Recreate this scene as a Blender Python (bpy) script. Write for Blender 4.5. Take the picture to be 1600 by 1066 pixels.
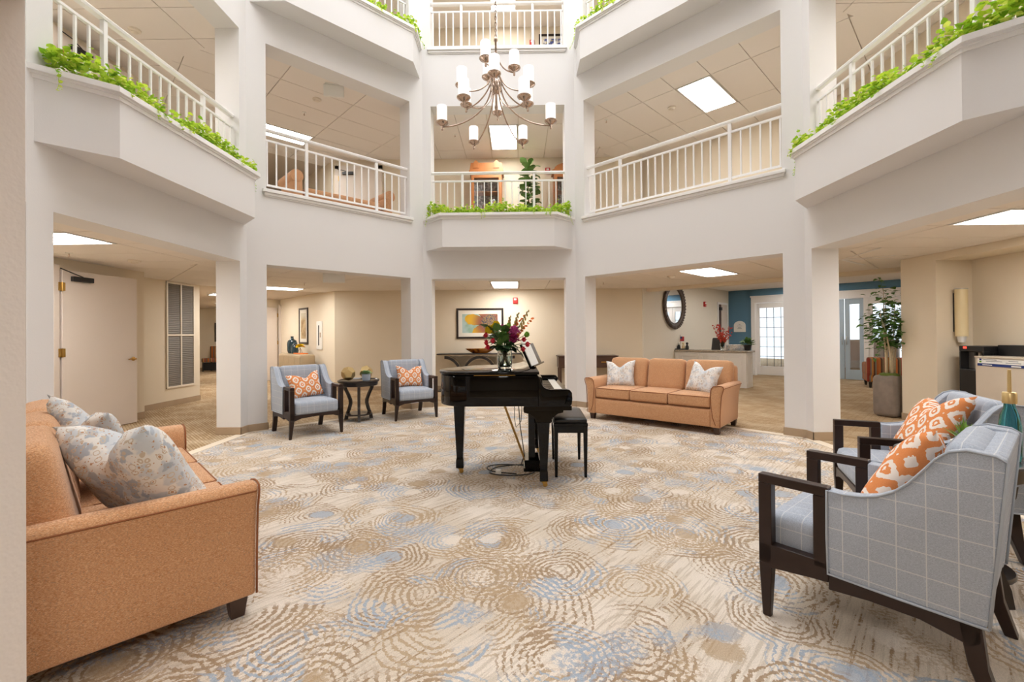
import bpy, bmesh, math, random
from mathutils import Vector, Matrix, Euler
R = math.radians
PI = math.pi
scene = bpy.context.scene
for o in list(bpy.data.objects):
    bpy.data.objects.remove(o, do_unlink=True)
COL = scene.collection
random.seed(7)

# ------------------------------------------------------------------ camera
cam_data = bpy.data.cameras.new('camera')
cam = bpy.data.objects.new('camera', cam_data)
COL.objects.link(cam)
cam_data.sensor_fit = 'HORIZONTAL'
cam_data.sensor_width = 36.0
cam_data.lens = 36.0 * 708.05 / 1600.0
cam_data.shift_y = -(533.0 - 518.13) / 1600.0
cam_data.clip_start = 0.05
cam_data.clip_end = 200
cam.matrix_world = (Matrix.Translation((0, 0, 1.3)) @ Matrix.Rotation(0.0116, 4, 'Z')
                    @ Matrix.Rotation(PI / 2 + 0.0052, 4, 'X') @ Matrix.Rotation(-0.0080, 4, 'Z'))
scene.camera = cam

# ------------------------------------------------------------------ world, lights, exposure
world = bpy.data.worlds.new('world')
scene.world = world
world.use_nodes = True
bg = world.node_tree.nodes['Background']
bg.inputs['Color'].default_value = (0.90, 0.95, 1.0, 1)
bg.inputs['Strength'].default_value = 1.2

vs = scene.view_settings
vs.view_transform = 'Standard'
vs.look = 'None'
vs.gamma = 1.0
vs.use_curve_mapping = False
vs.exposure = 0.45
# light path limits suited to a closed bright interior
scene.cycles.max_bounces = 7
scene.cycles.diffuse_bounces = 4
scene.cycles.glossy_bounces = 3
scene.cycles.transmission_bounces = 6
scene.cycles.caustics_reflective = False
scene.cycles.caustics_refractive = False
scene.cycles.light_sampling_threshold = 0.03

def area_light(name, loc, sx, sy, power, color=(1, 1, 1), rot=(0, 0, 0)):
    l = bpy.data.lights.new(name, 'AREA')
    l.shape = 'RECTANGLE'
    l.size, l.size_y = sx, sy
    l.energy = power
    l.color = color
    o = bpy.data.objects.new(name, l)
    o.location = loc
    o.rotation_euler = rot
    COL.objects.link(o)
    return o
# daylight of the roof skylight that covers the atrium
area_light('skylight_daylight', (-0.1, 4.7, 12.5), 5.6, 5.6, 490, (0.965, 0.982, 1.0))
TROFFER_GLOW = 16.5

# ------------------------------------------------------------------ helpers: materials
def srgb(r, g, b):
    def c(u):
        u /= 255.0
        return u / 12.92 if u <= 0.04045 else ((u + 0.055) / 1.055) ** 2.4
    return (c(r), c(g), c(b), 1.0)

class NT:
    """small node-tree writer"""
    def __init__(s, name):
        s.mat = bpy.data.materials.new(name)
        s.mat.use_nodes = True
        s.t = s.mat.node_tree
        s.bsdf = s.t.nodes['Principled BSDF']
        s._co = None
    def put(s, sock, v):
        if isinstance(v, bpy.types.NodeSocket):
            s.t.links.new(v, sock)
        elif v is not None:
            sock.default_value = v
    def n(s, kind, ins=None, **props):
        nd = s.t.nodes.new('ShaderNode' + kind)
        for k, v in props.items():
            setattr(nd, k, v)
        for k, v in (ins or {}).items():
            s.put(nd.inputs[k], v)
        return nd
    def co(s, which='Object'):
        if s._co is None:
            s._co = s.t.nodes.new('ShaderNodeTexCoord')
        return s._co.outputs[which]
    def m(s, op, a, b=None, c=None, clamp=False):
        nd = s.t.nodes.new('ShaderNodeMath')
        nd.operation = op
        nd.use_clamp = clamp
        for i, v in enumerate((a, b, c)):
            if v is not None:
                s.put(nd.inputs[i], v)
        return nd.outputs[0]
    def vm(s, op, a, b=None, scale=None):
        nd = s.t.nodes.new('ShaderNodeVectorMath')
        nd.operation = op
        s.put(nd.inputs[0], a)
        if b is not None:
            s.put(nd.inputs[1], b)
        if scale is not None:
            s.put(nd.inputs['Scale'], scale)
        return nd.outputs[0]
    def mapping(s, vec, scale=(1, 1, 1), rot=(0, 0, 0), loc=(0, 0, 0)):
        return s.n('Mapping', {'Vector': vec, 'Scale': scale, 'Rotation': rot, 'Location': loc}).outputs[0]
    def noise(s, vec, scale=5.0, detail=2.0, rough=0.5, dist=0.0, out='Fac'):
        return s.n('TexNoise', {'Vector': vec, 'Scale': scale, 'Detail': detail, 'Roughness': rough, 'Distortion': dist}).outputs[out]
    def mix(s, f, a, b):
        nd = s.n('Mix', None, data_type='RGBA')
        s.put(nd.inputs[0], f)
        s.put(nd.inputs[6], a)
        s.put(nd.inputs[7], b)
        return nd.outputs[2]
    def step(s, v, lo, hi):
        """smooth 0..1 between lo and hi"""
        return s.n('MapRange', {'Value': v, 'From Min': lo, 'From Max': hi, 'To Min': 0.0, 'To Max': 1.0},
                   interpolation_type='SMOOTHSTEP').outputs[0]
    def sep(s, vec):
        o = s.n('SeparateXYZ', {0: vec}).outputs
        return o[0], o[1], o[2]
    def bump(s, h, strength=0.3, dist=0.01):
        b = s.n('Bump', {'Height': h, 'Strength': strength, 'Distance': dist})
        s.t.links.new(b.outputs[0], s.bsdf.inputs['Normal'])
    def base(s, col=None, rough=None, metal=None, coat=None, spec=None):
        for k, v in (('Base Color', col), ('Roughness', rough), ('Metallic', metal), ('Coat Weight', coat), ('Specular IOR Level', spec)):
            if v is not None:
                s.put(s.bsdf.inputs[k], v)
        return s

M = {}
def plain(key, col, rough=0.5, metal=0.0, coat=0.0, var=0.06, vscale=6.0, bump=0.0, bscale=60.0, spec=0.5):
    t = NT(key)
    nz = t.noise(t.co(), vscale, 2) if var > 0.03 else 0.5
    dark = tuple(c * (1 - var) for c in col[:3]) + (1,)
    lite = tuple(min(1, c * (1 + var)) for c in col[:3]) + (1,)
    t.base(t.mix(nz, dark, lite), rough, metal, coat, spec)
    if bump:
        t.bump(t.noise(t.co(), bscale, 1), bump, 0.004)
    M[key] = t.mat
    return t.mat

def emit(key, col, strength, col2=None):
    t = NT(key)
    t.base(col, 0.5)
    t.put(t.bsdf.inputs['Emission Color'], col)
    t.bsdf.inputs['Emission Strength'].default_value = strength
    M[key] = t.mat
    return t.mat

plain('wall_white', srgb(233, 231, 230), 0.75, var=0.012, bump=0.10, bscale=90)
plain('wall_pier', srgb(222, 213, 206), 0.75, var=0.02, bump=0.25, bscale=70)
plain('carpet_upper', srgb(206, 194, 178), 0.95, var=0.05, vscale=30, spec=0.1)
plain('wall_cream', srgb(230, 217, 195), 0.75, var=0.02, bump=0.08, bscale=90)
plain('wall_reception', srgb(230, 222, 207), 0.75, var=0.02, bump=0.08, bscale=90)
plain('wall_blue', srgb(92, 133, 160), 0.7, var=0.03, bump=0.06, bscale=90)
plain('trim_white', srgb(244, 242, 240), 0.35, var=0.01)
plain('baseboard_tan', srgb(178, 155, 128), 0.6, var=0.06)
plain('ceiling_tile', srgb(240, 233, 226), 0.9, var=0.02, bump=0.25, bscale=160)
plain('ceiling_grid', srgb(206, 192, 176), 0.6, var=0.02)
plain('door_paint', srgb(226, 214, 203), 0.45, var=0.02)
plain('dark_wood', srgb(44, 28, 22), 0.35, var=0.25, vscale=18, coat=0.08, spec=0.35)
plain('black_wood', srgb(38, 30, 27), 0.28, var=0.2, vscale=14, coat=0.3)
plain('sofa_leg', srgb(70, 50, 40), 0.4, var=0.2, vscale=20)
plain('brass', srgb(196, 158, 88), 0.28, 1.0, var=0.08)
plain('gold', srgb(222, 196, 140), 0.32, 0.65, var=0.05)
plain('cream_plastic', srgb(232, 222, 206), 0.4, var=0.02)
plain('nickel', srgb(198, 178, 163), 0.2, 1.0, var=0.04)
plain('black_plastic', srgb(24, 24, 26), 0.35, var=0.1)
plain('black_matte', srgb(30, 30, 32), 0.6, var=0.1)
plain('white_plastic', srgb(240, 238, 232), 0.4, var=0.02)
plain('red_plastic', srgb(196, 38, 34), 0.4, var=0.05)
plain('piano_black', srgb(8, 8, 9), 0.05, var=0.02, spec=0.28)
plain('ivory_key', srgb(238, 234, 224), 0.3, var=0.02)
plain('paper', srgb(236, 234, 230), 0.7, var=0.03)
plain('leather_black', srgb(20, 19, 20), 0.28, var=0.1, bump=0.15, bscale=120)
plain('cable_black', srgb(22, 22, 24), 0.5, var=0.05)
t = NT('leaf_lime')
ri = t.n('NewGeometry').outputs['Random Per Island']
c = t.mix(t.step(ri, 0.0, 0.7), srgb(138, 186, 46), srgb(206, 228, 78))
c = t.mix(t.step(ri, 0.84, 0.95), c, srgb(228, 234, 116))
t.base(c, 0.5)
tl = t.n('BsdfTranslucent', {'Color': c})
mx = t.n('MixShader', {0: 0.4, 1: t.bsdf.outputs[0], 2: tl.outputs[0]})
t.t.links.new(mx.outputs[0], t.t.nodes['Material Output'].inputs['Surface'])
M['leaf_lime'] = t.mat
plain('leaf_green', srgb(84, 124, 56), 0.5, var=0.3, vscale=22)
plain('leaf_dark', srgb(38, 74, 34), 0.4, var=0.3, vscale=14)
plain('leaf_fig', srgb(104, 136, 72), 0.38, var=0.3, vscale=10)
plain('stem_green', srgb(92, 116, 58), 0.5, var=0.2, vscale=20)
plain('bark_pale', srgb(214, 196, 164), 0.7, var=0.22, vscale=30)
plain('bark_brown', srgb(112, 82, 56), 0.8, var=0.25, vscale=30)
plain('soil', srgb(58, 44, 34), 0.95, var=0.3, vscale=40)
plain('moss', srgb(96, 110, 44), 0.95, var=0.4, vscale=50, bump=0.6, bscale=80)
plain('stone_pot', srgb(134, 122, 112), 0.85, var=0.28, vscale=9, bump=0.3, bscale=30)
plain('honey_wood', srgb(184, 118, 68), 0.4, var=0.15, vscale=7)
plain('brown_wood', srgb(78, 54, 42), 0.4, var=0.2, vscale=12)
plain('console_top', srgb(44, 38, 36), 0.3, var=0.1)
plain('champagne', srgb(206, 188, 160), 0.35, 0.6, var=0.05)
plain('cabinet_taupe', srgb(178, 158, 128), 0.5, var=0.06)
plain('teal_ceramic', srgb(30, 62, 74), 0.2, var=0.2, coat=0.5)
plain('pale_blue_pot', srgb(186, 200, 220), 0.4, var=0.04)
plain('succulent', srgb(150, 178, 130), 0.5, var=0.25, vscale=40)
plain('succulent_tip', srgb(206, 160, 170), 0.5, var=0.2)
plain('spiky_green', srgb(118, 158, 56), 0.45, var=0.3, vscale=30)
plain('counter_white', srgb(238, 234, 228), 0.45, var=0.01)
plain('stainless', srgb(190, 188, 184), 0.3, 0.9, var=0.05)
plain('fridge_beige', srgb(208, 196, 180), 0.4, var=0.02)
plain('label_blue', srgb(24, 52, 120), 0.5, var=0.05)
plain('label_white', srgb(238, 238, 236), 0.5, var=0.02)
plain('label_ink', srgb(90, 96, 110), 0.6, var=0.02)
plain('dispenser_ivory', srgb(232, 214, 170), 0.4, var=0.03)
plain('grille_grey', srgb(122, 114, 104), 0.55, var=0.06)
plain('rose_red', srgb(196, 26, 48), 0.55, var=0.25, vscale=40)
plain('mum_purple', srgb(138, 28, 84), 0.6, var=0.35, vscale=40)
plain('pink_petal', srgb(206, 96, 160), 0.6, var=0.25, vscale=40)
plain('lily_yellow', srgb(238, 206, 34), 0.5, var=0.12, vscale=30)
plain('glad_orange', srgb(236, 126, 48), 0.5, var=0.2, vscale=30)
plain('mum_green', srgb(104, 156, 36), 0.6, var=0.3, vscale=60)
plain('bud_tan', srgb(176, 148, 84), 0.6, var=0.2)
plain('red_blossom', srgb(204, 56, 34), 0.55, var=0.3, vscale=40)
plain('mirror_frame', srgb(86, 70, 58), 0.4, var=0.3, vscale=20, metal=0.3)
plain('picture_frame', srgb(40, 30, 26), 0.3, var=0.15)
plain('picture_mat', srgb(232, 226, 214), 0.8, var=0.02)
plain('flag_red', srgb(190, 60, 60), 0.7, var=0.1)
plain('flag_blue', srgb(52, 60, 110), 0.7, var=0.1)
plain('door_pale_blue', srgb(176, 194, 208), 0.4, var=0.02)  # pale blue paint of the double door leaves
plain('lead_dark', srgb(60, 62, 66), 0.5, var=0.05)
plain('outdoor_ground', srgb(176, 176, 172), 0.9, var=0.1)
plain('outdoor_wall', srgb(210, 206, 202), 0.9, var=0.1)
plain('outdoor_dark', srgb(96, 98, 100), 0.9, var=0.2)
emit('troffer_glow', (1.0, 0.975, 0.94, 1), TROFFER_GLOW)
emit('led_red', (1.0, 0.05, 0.03, 1), 2.0)
emit('strip_glow', (1.0, 0.98, 0.95, 1), 4.0)
emit('lamp_shade_glass', (1.0, 0.96, 0.92, 1), 0.55)
M['lamp_shade_glass'].cycles.emission_sampling = 'NONE'
M['led_red'].cycles.emission_sampling = 'NONE'

t = NT('mirror_glass'); t.base((0.85, 0.87, 0.88, 1), 0.03, 1.0); M['mirror_glass'] = t.mat
t = NT('amber_glass')
nz = t.noise(t.co(), 9, 4, 0.6)
t.base(t.mix(t.step(nz, 0.35, 0.65), srgb(96, 44, 12), srgb(206, 128, 34)), 0.12, 0.25, 0.8); M['amber_glass'] = t.mat

def glass(key, col, rough=0.02):
    t = NT(key)
    t.base(col, rough)
    t.bsdf.inputs['Transmission Weight'].default_value = 1.0
    t.bsdf.inputs['IOR'].default_value = 1.45
    M[key] = t.mat
glass('vase_glass', (0.90, 0.95, 0.92, 1))
glass('vase_water', (0.82, 0.90, 0.80, 1))
glass('teal_glass', (0.08, 0.45, 0.55, 1))
# window panes: mostly clear
t = NT('pane_glass')
tr = t.n('BsdfTransparent', {'Color': (0.92, 0.95, 0.97, 1)})
gl = t.n('BsdfGlossy', {'Color': (1, 1, 1, 1), 'Roughness': 0.03})
mx = t.n('MixShader', {0: 0.07, 1: tr.outputs[0], 2: gl.outputs[0]})
t.t.links.new(mx.outputs[0], t.t.nodes['Material Output'].inputs['Surface']); M['pane_glass'] = t.mat

# granite counter
t = NT('granite')
nz = t.noise(t.co(), 70, 4, 0.7)
t.base(t.mix(t.step(nz, 0.35, 0.65), srgb(120, 104, 90), srgb(208, 196, 178)), 0.2); M['granite'] = t.mat

# carpet with overlapping rings
def make_carpet():
    t = NT('carpet_rings')
    P = t.mapping(t.co(), rot=(0, 0, R(12)), scale=(1.18, 1.18, 1.18))
    wob = t.vm('SCALE', t.vm('SUBTRACT', t.noise(P, 2.4, 2, out='Color'), (0.5, 0.5, 0.5)), scale=0.17)
    fine = t.vm('SCALE', t.vm('SUBTRACT', t.noise(P, 42, 1, out='Color'), (0.5, 0.5, 0.5)), scale=0.028)
    Q = t.vm('ADD', t.vm('ADD', P, wob), fine)
    cream = srgb(226, 215, 202); cream2 = srgb(212, 199, 182)
    brown = srgb(160, 134, 106); gold = srgb(180, 156, 126); blue = srgb(160, 172, 187); taupe = srgb(198, 185, 168)
    tuft = t.noise(P, 170, 2, 0.7)
    speck = t.noise(P, 46, 2, 0.7)
    # diagonal streaks
    S = t.mapping(t.mapping(t.co(), rot=(0, 0, R(-48))), scale=(3.0, 52, 1))
    st = t.noise(S, 1.0, 2, 0.65)
    region = t.noise(P, 1.1, 2)
    c = t.mix(t.step(region, 0.40, 0.60), cream, cream2)
    c = t.mix(t.m('MULTIPLY', t.step(st, 0.48, 0.56), 0.7), c, taupe)
    c = t.mix(t.m('MULTIPLY', t.step(t.m('ADD', st, t.m('MULTIPLY', t.m('SUBTRACT', speck, 0.5), 0.4)), 0.60, 0.66), t.step(region, 0.40, 0.56)), c, brown)
    for i, (sc, off, rmax, pitch) in enumerate(((1.25, (3.1, 1.7, 0), 0.47, 0.046), (1.8, (9.3, 5.2, 0), 0.33, 0.036), (1.5, (17.3, 12.2, 0), 0.36, 0.042))):
        V = t.n('TexVoronoi', {'Vector': t.vm('ADD', Q, off), 'Scale': sc, 'Randomness': 0.95}, voronoi_dimensions='2D')
        d = t.m('DIVIDE', V.outputs['Distance'], sc)
        rc, gc, bc = t.sep(V.outputs['Color'])
        ph = t.m('SINE', t.m('MULTIPLY', d, 2 * PI / pitch))
        big = t.noise(t.vm('ADD', Q, off), 1.9, 2)
        thick = t.m('MULTIPLY', t.m('SUBTRACT', big, 0.5), 2.6)          # some rings run together into dense patches
        val = t.m('ADD', t.m('ADD', ph, thick), t.m('MULTIPLY', t.m('SUBTRACT', speck, 0.5), 4.4))
        line = t.step(val, 0.26, 0.56)
        lim = t.m('MULTIPLY', t.step(d, rmax, rmax - 0.05), t.step(d, 0.04, 0.07))
        gate = t.m('MULTIPLY', t.step(t.noise(t.vm('ADD', Q, (off[1], off[0], 0)), 1.5, 1), 0.40, 0.46), t.step(gc, 0.12, 0.14))
        msk = t.m('MULTIPLY', t.m('MULTIPLY', line, lim), gate)
        lc = t.mix(t.step(t.noise(t.vm('ADD', Q, (off[0] * 2, 7, 0)), 2.1, 1), 0.55, 0.60), t.mix(t.step(rc, 0.5, 0.55), brown, gold), blue)
        c = t.mix(t.m('MULTIPLY', msk, 0.88), c, lc)
        heart = t.m('MULTIPLY', t.step(t.m('ADD', d, t.m('MULTIPLY', t.m('SUBTRACT', speck, 0.5), 0.12)), 0.095, 0.07), t.step(bc, 0.45, 0.47))
        hc = t.mix(t.step(bc, 0.62, 0.63), blue, t.mix(t.step(bc, 0.80, 0.81), gold, cream))
        c = t.mix(t.m('MULTIPLY', heart, 0.75), c, hc)
    pool = t.noise(t.vm('ADD', Q, (4, 9, 0)), 1.9, 2)
    c = t.mix(t.m('MULTIPLY', t.step(pool, 0.60, 0.66), t.m('MULTIPLY', t.step(speck, 0.44, 0.54), 0.75)), c, blue)
    pool2 = t.noise(t.vm('ADD', Q, (14, 2, 0)), 1.6, 2)
    c = t.mix(t.m('MULTIPLY', t.step(pool2, 0.56, 0.64), t.m('MULTIPLY', t.step(speck, 0.46, 0.56), 0.8)), c, gold)
    hsv = t.n('HueSaturation', {'Saturation': 1.0, 'Value': t.n('MapRange', {'Value': tuft, 'To Min': 0.76, 'To Max': 1.18, 'From Min': 0.25, 'From Max': 0.75}).outputs[0], 'Color': c}).outputs[0]
    t.base(hsv, 0.95, spec=0.1)
    t.bump(tuft, 0.4, 0.006)
    M['carpet_rings'] = t.mat
make_carpet()

# woven hall carpet
t = NT('carpet_hall')
P = t.mapping(t.co(), rot=(0, 0, R(45)))
br = t.n('TexBrick', {'Vector': P, 'Color1': srgb(206, 184, 152), 'Color2': srgb(178, 152, 118), 'Mortar': srgb(150, 122, 90), 'Scale': 1.0,
                      'Mortar Size': 0.006, 'Bias': 0.0, 'Brick Width': 0.16, 'Row Height': 0.034}, offset=0.37)
nz = t.noise(P, 60, 3, 0.7)
big = t.noise(P, 2.5, 2)
c = t.mix(t.m('MULTIPLY', t.step(nz, 0.42, 0.6), 0.55), br.outputs[0], srgb(142, 116, 86))
c = t.mix(t.m('MULTIPLY', t.step(big, 0.4, 0.7), 0.3), c, srgb(214, 198, 172))
t.base(c, 0.95, spec=0.1); t.bump(nz, 0.4, 0.005); M['carpet_hall'] = t.mat

plain('carpet_border', srgb(226, 212, 192), 0.95, var=0.06, vscale=60, bump=0.3, bscale=160, spec=0.1)

# peach tweed
t = NT('tweed_peach')
w1 = t.noise(t.mapping(t.co(), scale=(140, 140, 700)), 1.0, 2, 0.6)
w2 = t.noise(t.mapping(t.co(), scale=(600, 600, 130)), 1.0, 2, 0.6)
w3 = t.noise(t.co(), 160, 2, 0.7)
c = t.mix(t.step(w1, 0.36, 0.66), srgb(190, 130, 84), srgb(232, 188, 148))
c = t.mix(t.m('MULTIPLY', t.step(w2, 0.5, 0.62), 0.55), c, srgb(206, 152, 104))
c = t.mix(t.m('MULTIPLY', t.step(w3, 0.57, 0.66), 0.6), c, srgb(166, 136, 112))
t.base(c, 0.9, spec=0.15)
t.bsdf.inputs['Sheen Weight'].default_value = 0.25
t.bump(t.m('ADD', w1, w2), 0.25, 0.004); M['tweed_peach'] = t.mat
plain('piping_brown', srgb(150, 92, 54), 0.8, var=0.1)

# grey blue windowpane plaid
t = NT('plaid_blue')
w1 = t.noise(t.mapping(t.co(), scale=(220, 220, 1000)), 1.0, 2, 0.6)
w2 = t.noise(t.mapping(t.co(), scale=(1000, 1000, 200)), 1.0, 2, 0.6)
c = t.mix(t.step(w1, 0.35, 0.68), srgb(160, 168, 182), srgb(192, 201, 214))
c = t.mix(t.m('MULTIPLY', t.step(w2, 0.55, 0.68), 0.4), c, srgb(140, 146, 158))
ox, oy, oz = t.sep(t.co())
nx, ny, nz_ = t.sep(t.co('Normal'))
tot = None
for cc, nn, pitch, ph in ((ox, nx, 0.085, 0.031), (oy, ny, 0.085, 0.02), (oz, nz_, 0.085, 0.012)):
    fr = t.m('FRACT', t.m('DIVIDE', t.m('ADD', cc, 10 + ph), pitch))
    ln = t.m('LESS_THAN', t.m('ABSOLUTE', t.m('SUBTRACT', fr, 0.5)), 0.022)
    ln = t.m('MULTIPLY', ln, t.m('LESS_THAN', t.m('ABSOLUTE', nn), 0.62))
    tot = ln if tot is None else t.m('MAXIMUM', tot, ln)
c = t.mix(t.m('MULTIPLY', tot, 0.6), c, srgb(226, 226, 224))
t.base(c, 0.9, spec=0.15); t.bsdf.inputs['Sheen Weight'].default_value = 0.2
t.bump(t.m('ADD', w1, w2), 0.2, 0.003); M['plaid_blue'] = t.mat
plain('plaid_piping', srgb(176, 184, 196), 0.85, var=0.05)

# orange ikat lattice (pillow local x,y)
t = NT('ikat_orange')
warp = t.vm('SCALE', t.vm('SUBTRACT', t.noise(t.co(), 55, 2, out='Color'), (0.5, 0.5, 0.5)), scale=0.016)
x, y, z = t.sep(t.vm('ADD', t.co(), warp))
p = 0.126
u = t.m('DIVIDE', t.m('ADD', x, t.m('MULTIPLY', y, 0.82)), p)
v = t.m('DIVIDE', t.m('SUBTRACT', x, t.m('MULTIPLY', y, 0.82)), p)
fu = t.m('ABSOLUTE', t.m('SUBTRACT', t.m('FRACT', t.m('ADD', u, 20.0)), 0.5))
fv = t.m('ABSOLUTE', t.m('SUBTRACT', t.m('FRACT', t.m('ADD', v, 20.0)), 0.5))
d = t.m('POWER', t.m('ADD', t.m('POWER', fu, 3.0), t.m('POWER', fv, 3.0)), 1 / 3.0)
ring = t.m('MULTIPLY', t.m('GREATER_THAN', d, 0.21), t.m('LESS_THAN', d, 0.385))
dot = t.m('LESS_THAN', d, 0.085)
corner = t.m('GREATER_THAN', t.m('MINIMUM', fu, fv), 0.455)
msk = t.m('MAXIMUM', t.m('MAXIMUM', ring, dot), corner)
ws = t.noise(t.mapping(t.co(), scale=(300, 300, 300)), 1.0, 2)
c = t.mix(msk, t.mix(ws, srgb(222, 134, 78), srgb(236, 158, 102)), srgb(244, 232, 222))
t.base(c, 0.9, spec=0.1); t.bump(ws, 0.15, 0.003); M['ikat_orange'] = t.mat

# grey blue paisley print
def paisley(key, ground, blues, browns, sc):
    t = NT(key)
    wv = t.vm('SCALE', t.vm('SUBTRACT', t.noise(t.co(), 9, 3, out='Color'), (0.5, 0.5, 0.5)), scale=0.05)
    Q = t.vm('ADD', t.co(), wv)
    V = t.n('TexVoronoi', {'Vector': Q, 'Scale': sc, 'Randomness': 0.85})
    r1, g1, b1 = t.sep(V.outputs['Color'])
    d = V.outputs['Distance']
    c = t.mix(t.step(t.noise(t.co(), 9, 3), 0.46, 0.52), ground, blues[0])
    c = t.mix(t.m('MULTIPLY', t.step(t.noise(Q, 14, 3), 0.56, 0.60), 0.9), c, blues[1])
    rg = t.m('MULTIPLY', t.m('GREATER_THAN', d, 0.30), t.m('LESS_THAN', d, 0.42))
    c = t.mix(t.m('MULTIPLY', rg, t.m('GREATER_THAN', g1, 0.3)), c, browns[0])
    sp = t.m('MULTIPLY', t.m('LESS_THAN', d, 0.20), t.m('GREATER_THAN', r1, 0.45))
    c = t.mix(t.m('MULTIPLY', sp, 0.85), c, browns[1])
    V2 = t.n('TexVoronoi', {'Vector': Q, 'Scale': sc * 3.1, 'Randomness': 1.0})
    r2, g2, b2 = t.sep(V2.outputs['Color'])
    sp2 = t.m('MULTIPLY', t.m('LESS_THAN', V2.outputs['Distance'], 0.30), t.m('GREATER_THAN', r2, 0.78))
    c = t.mix(t.m('MULTIPLY', sp2, 0.8), c, browns[1])
    t.base(c, 0.88, spec=0.1)
    M[key] = t.mat
paisley('paisley_near', srgb(230, 226, 220), (srgb(204, 207, 210), srgb(172, 179, 188)), (srgb(204, 188, 168), srgb(184, 134, 90)), 32)
paisley('paisley_far', srgb(242, 239, 236), (srgb(228, 229, 230), srgb(206, 211, 218)), (srgb(206, 198, 188), srgb(198, 160, 128)), 28)

# striped upholstery
t = NT('stripes')
x, y, z = t.sep(t.co())
fr = t.m('FRACT', t.m('MULTIPLY', t.m('ADD', t.m('ADD', x, y), 5.0), 3.4))
ramp = t.n('ValToRGB', {'Fac': fr})
el = ramp.color_ramp.elements
ramp.color_ramp.interpolation = 'CONSTANT'
cols = [(0.0, (176, 96, 48)), (0.12, (120, 124, 110)), (0.2, (96, 58, 40)), (0.3, (190, 130, 70)), (0.42, (112, 118, 112)), (0.5, (150, 62, 44)), (0.66, (128, 112, 84)), (0.76, (84, 62, 48)), (0.86, (186, 110, 58))]
el[0].position = 0.0; el[0].color = srgb(*cols[0][1])
el[1].position = cols[1][0]; el[1].color = srgb(*cols[1][1])
for ps, cc in cols[2:]:
    e = el.new(ps); e.color = srgb(*cc)
t.base(ramp.outputs[0], 0.9); M['stripes'] = t.mat

# flower art print (local x,z of the print, about 0.8 x 0.44 m)
t = NT('flower_print')
x, y, z = t.sep(t.co())
wv = t.noise(t.co(), 6, 3)
ang = t.m('ARCTAN2', t.m('SUBTRACT', z, 0.02), t.m('SUBTRACT', x, 0.22))
rad = t.m('POWER', t.m('ADD', t.m('POWER', t.m('SUBTRACT', x, 0.22), 2.0), t.m('POWER', t.m('SUBTRACT', z, 0.02), 2.0)), 0.5)
pet = t.m('ABSOLUTE', t.m('SINE', t.m('ADD', t.m('MULTIPLY', ang, 3.5), t.m('MULTIPLY', wv, 1.2))))
edge = t.m('MULTIPLY', t.m('ADD', t.m('MULTIPLY', pet, 0.34), 0.24), 1.0)
c = t.mix(t.step(t.noise(t.co(), 4, 2), 0.4, 0.6), srgb(178, 200, 196), srgb(150, 180, 160))
petcol = t.mix(t.step(rad, 0.2, 0.5), srgb(140, 84, 66), srgb(226, 178, 48))
petcol = t.mix(t.m('MULTIPLY', t.step(pet, 0.35, 0.1), 0.7), petcol, srgb(96, 54, 40))
c = t.mix(t.m('LESS_THAN', rad, edge), c, petcol)
cen = t.mix(t.step(t.noise(t.co(), 45, 2), 0.45, 0.6), srgb(70, 64, 84), srgb(160, 130, 70))
c = t.mix(t.step(t.m('ADD', rad, t.m('MULTIPLY', t.m('SUBTRACT', wv, 0.5), 0.2)), 0.22, 0.16), c, cen)
t.base(c, 0.5); M['flower_print'] = t.mat
t = NT('meadow_print')
nz = t.noise(t.mapping(t.co(), scale=(14, 14, 5)), 1.0, 4, 0.7)
x, y, z = t.sep(t.co())
c = t.mix(t.step(nz, 0.35, 0.65), srgb(150, 116, 74), srgb(214, 190, 146))
c = t.mix(t.step(z, 0.12, 0.3), c, srgb(206, 200, 180)); t.base(c, 0.6); M['meadow_print'] = t.mat
t = NT('iris_print')
nz = t.noise(t.co(), 9, 4, 0.6)
x, y, z = t.sep(t.co())
c = t.mix(t.step(nz, 0.46, 0.56), srgb(226, 224, 220), srgb(70, 84, 150))
c = t.mix(t.step(t.noise(t.co(), 16, 3), 0.6, 0.68), c, srgb(196, 180, 60)); t.base(c, 0.6); M['iris_print'] = t.mat
# collected figurines behind cabinet glass backing
t = NT('cabinet_lining')
nz = t.noise(t.co(), 16, 3, 0.6)
t.base(t.mix(t.step(nz, 0.4, 0.62), srgb(120, 112, 104), srgb(206, 200, 194)), 0.6); M['cabinet_lining'] = t.mat

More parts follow.
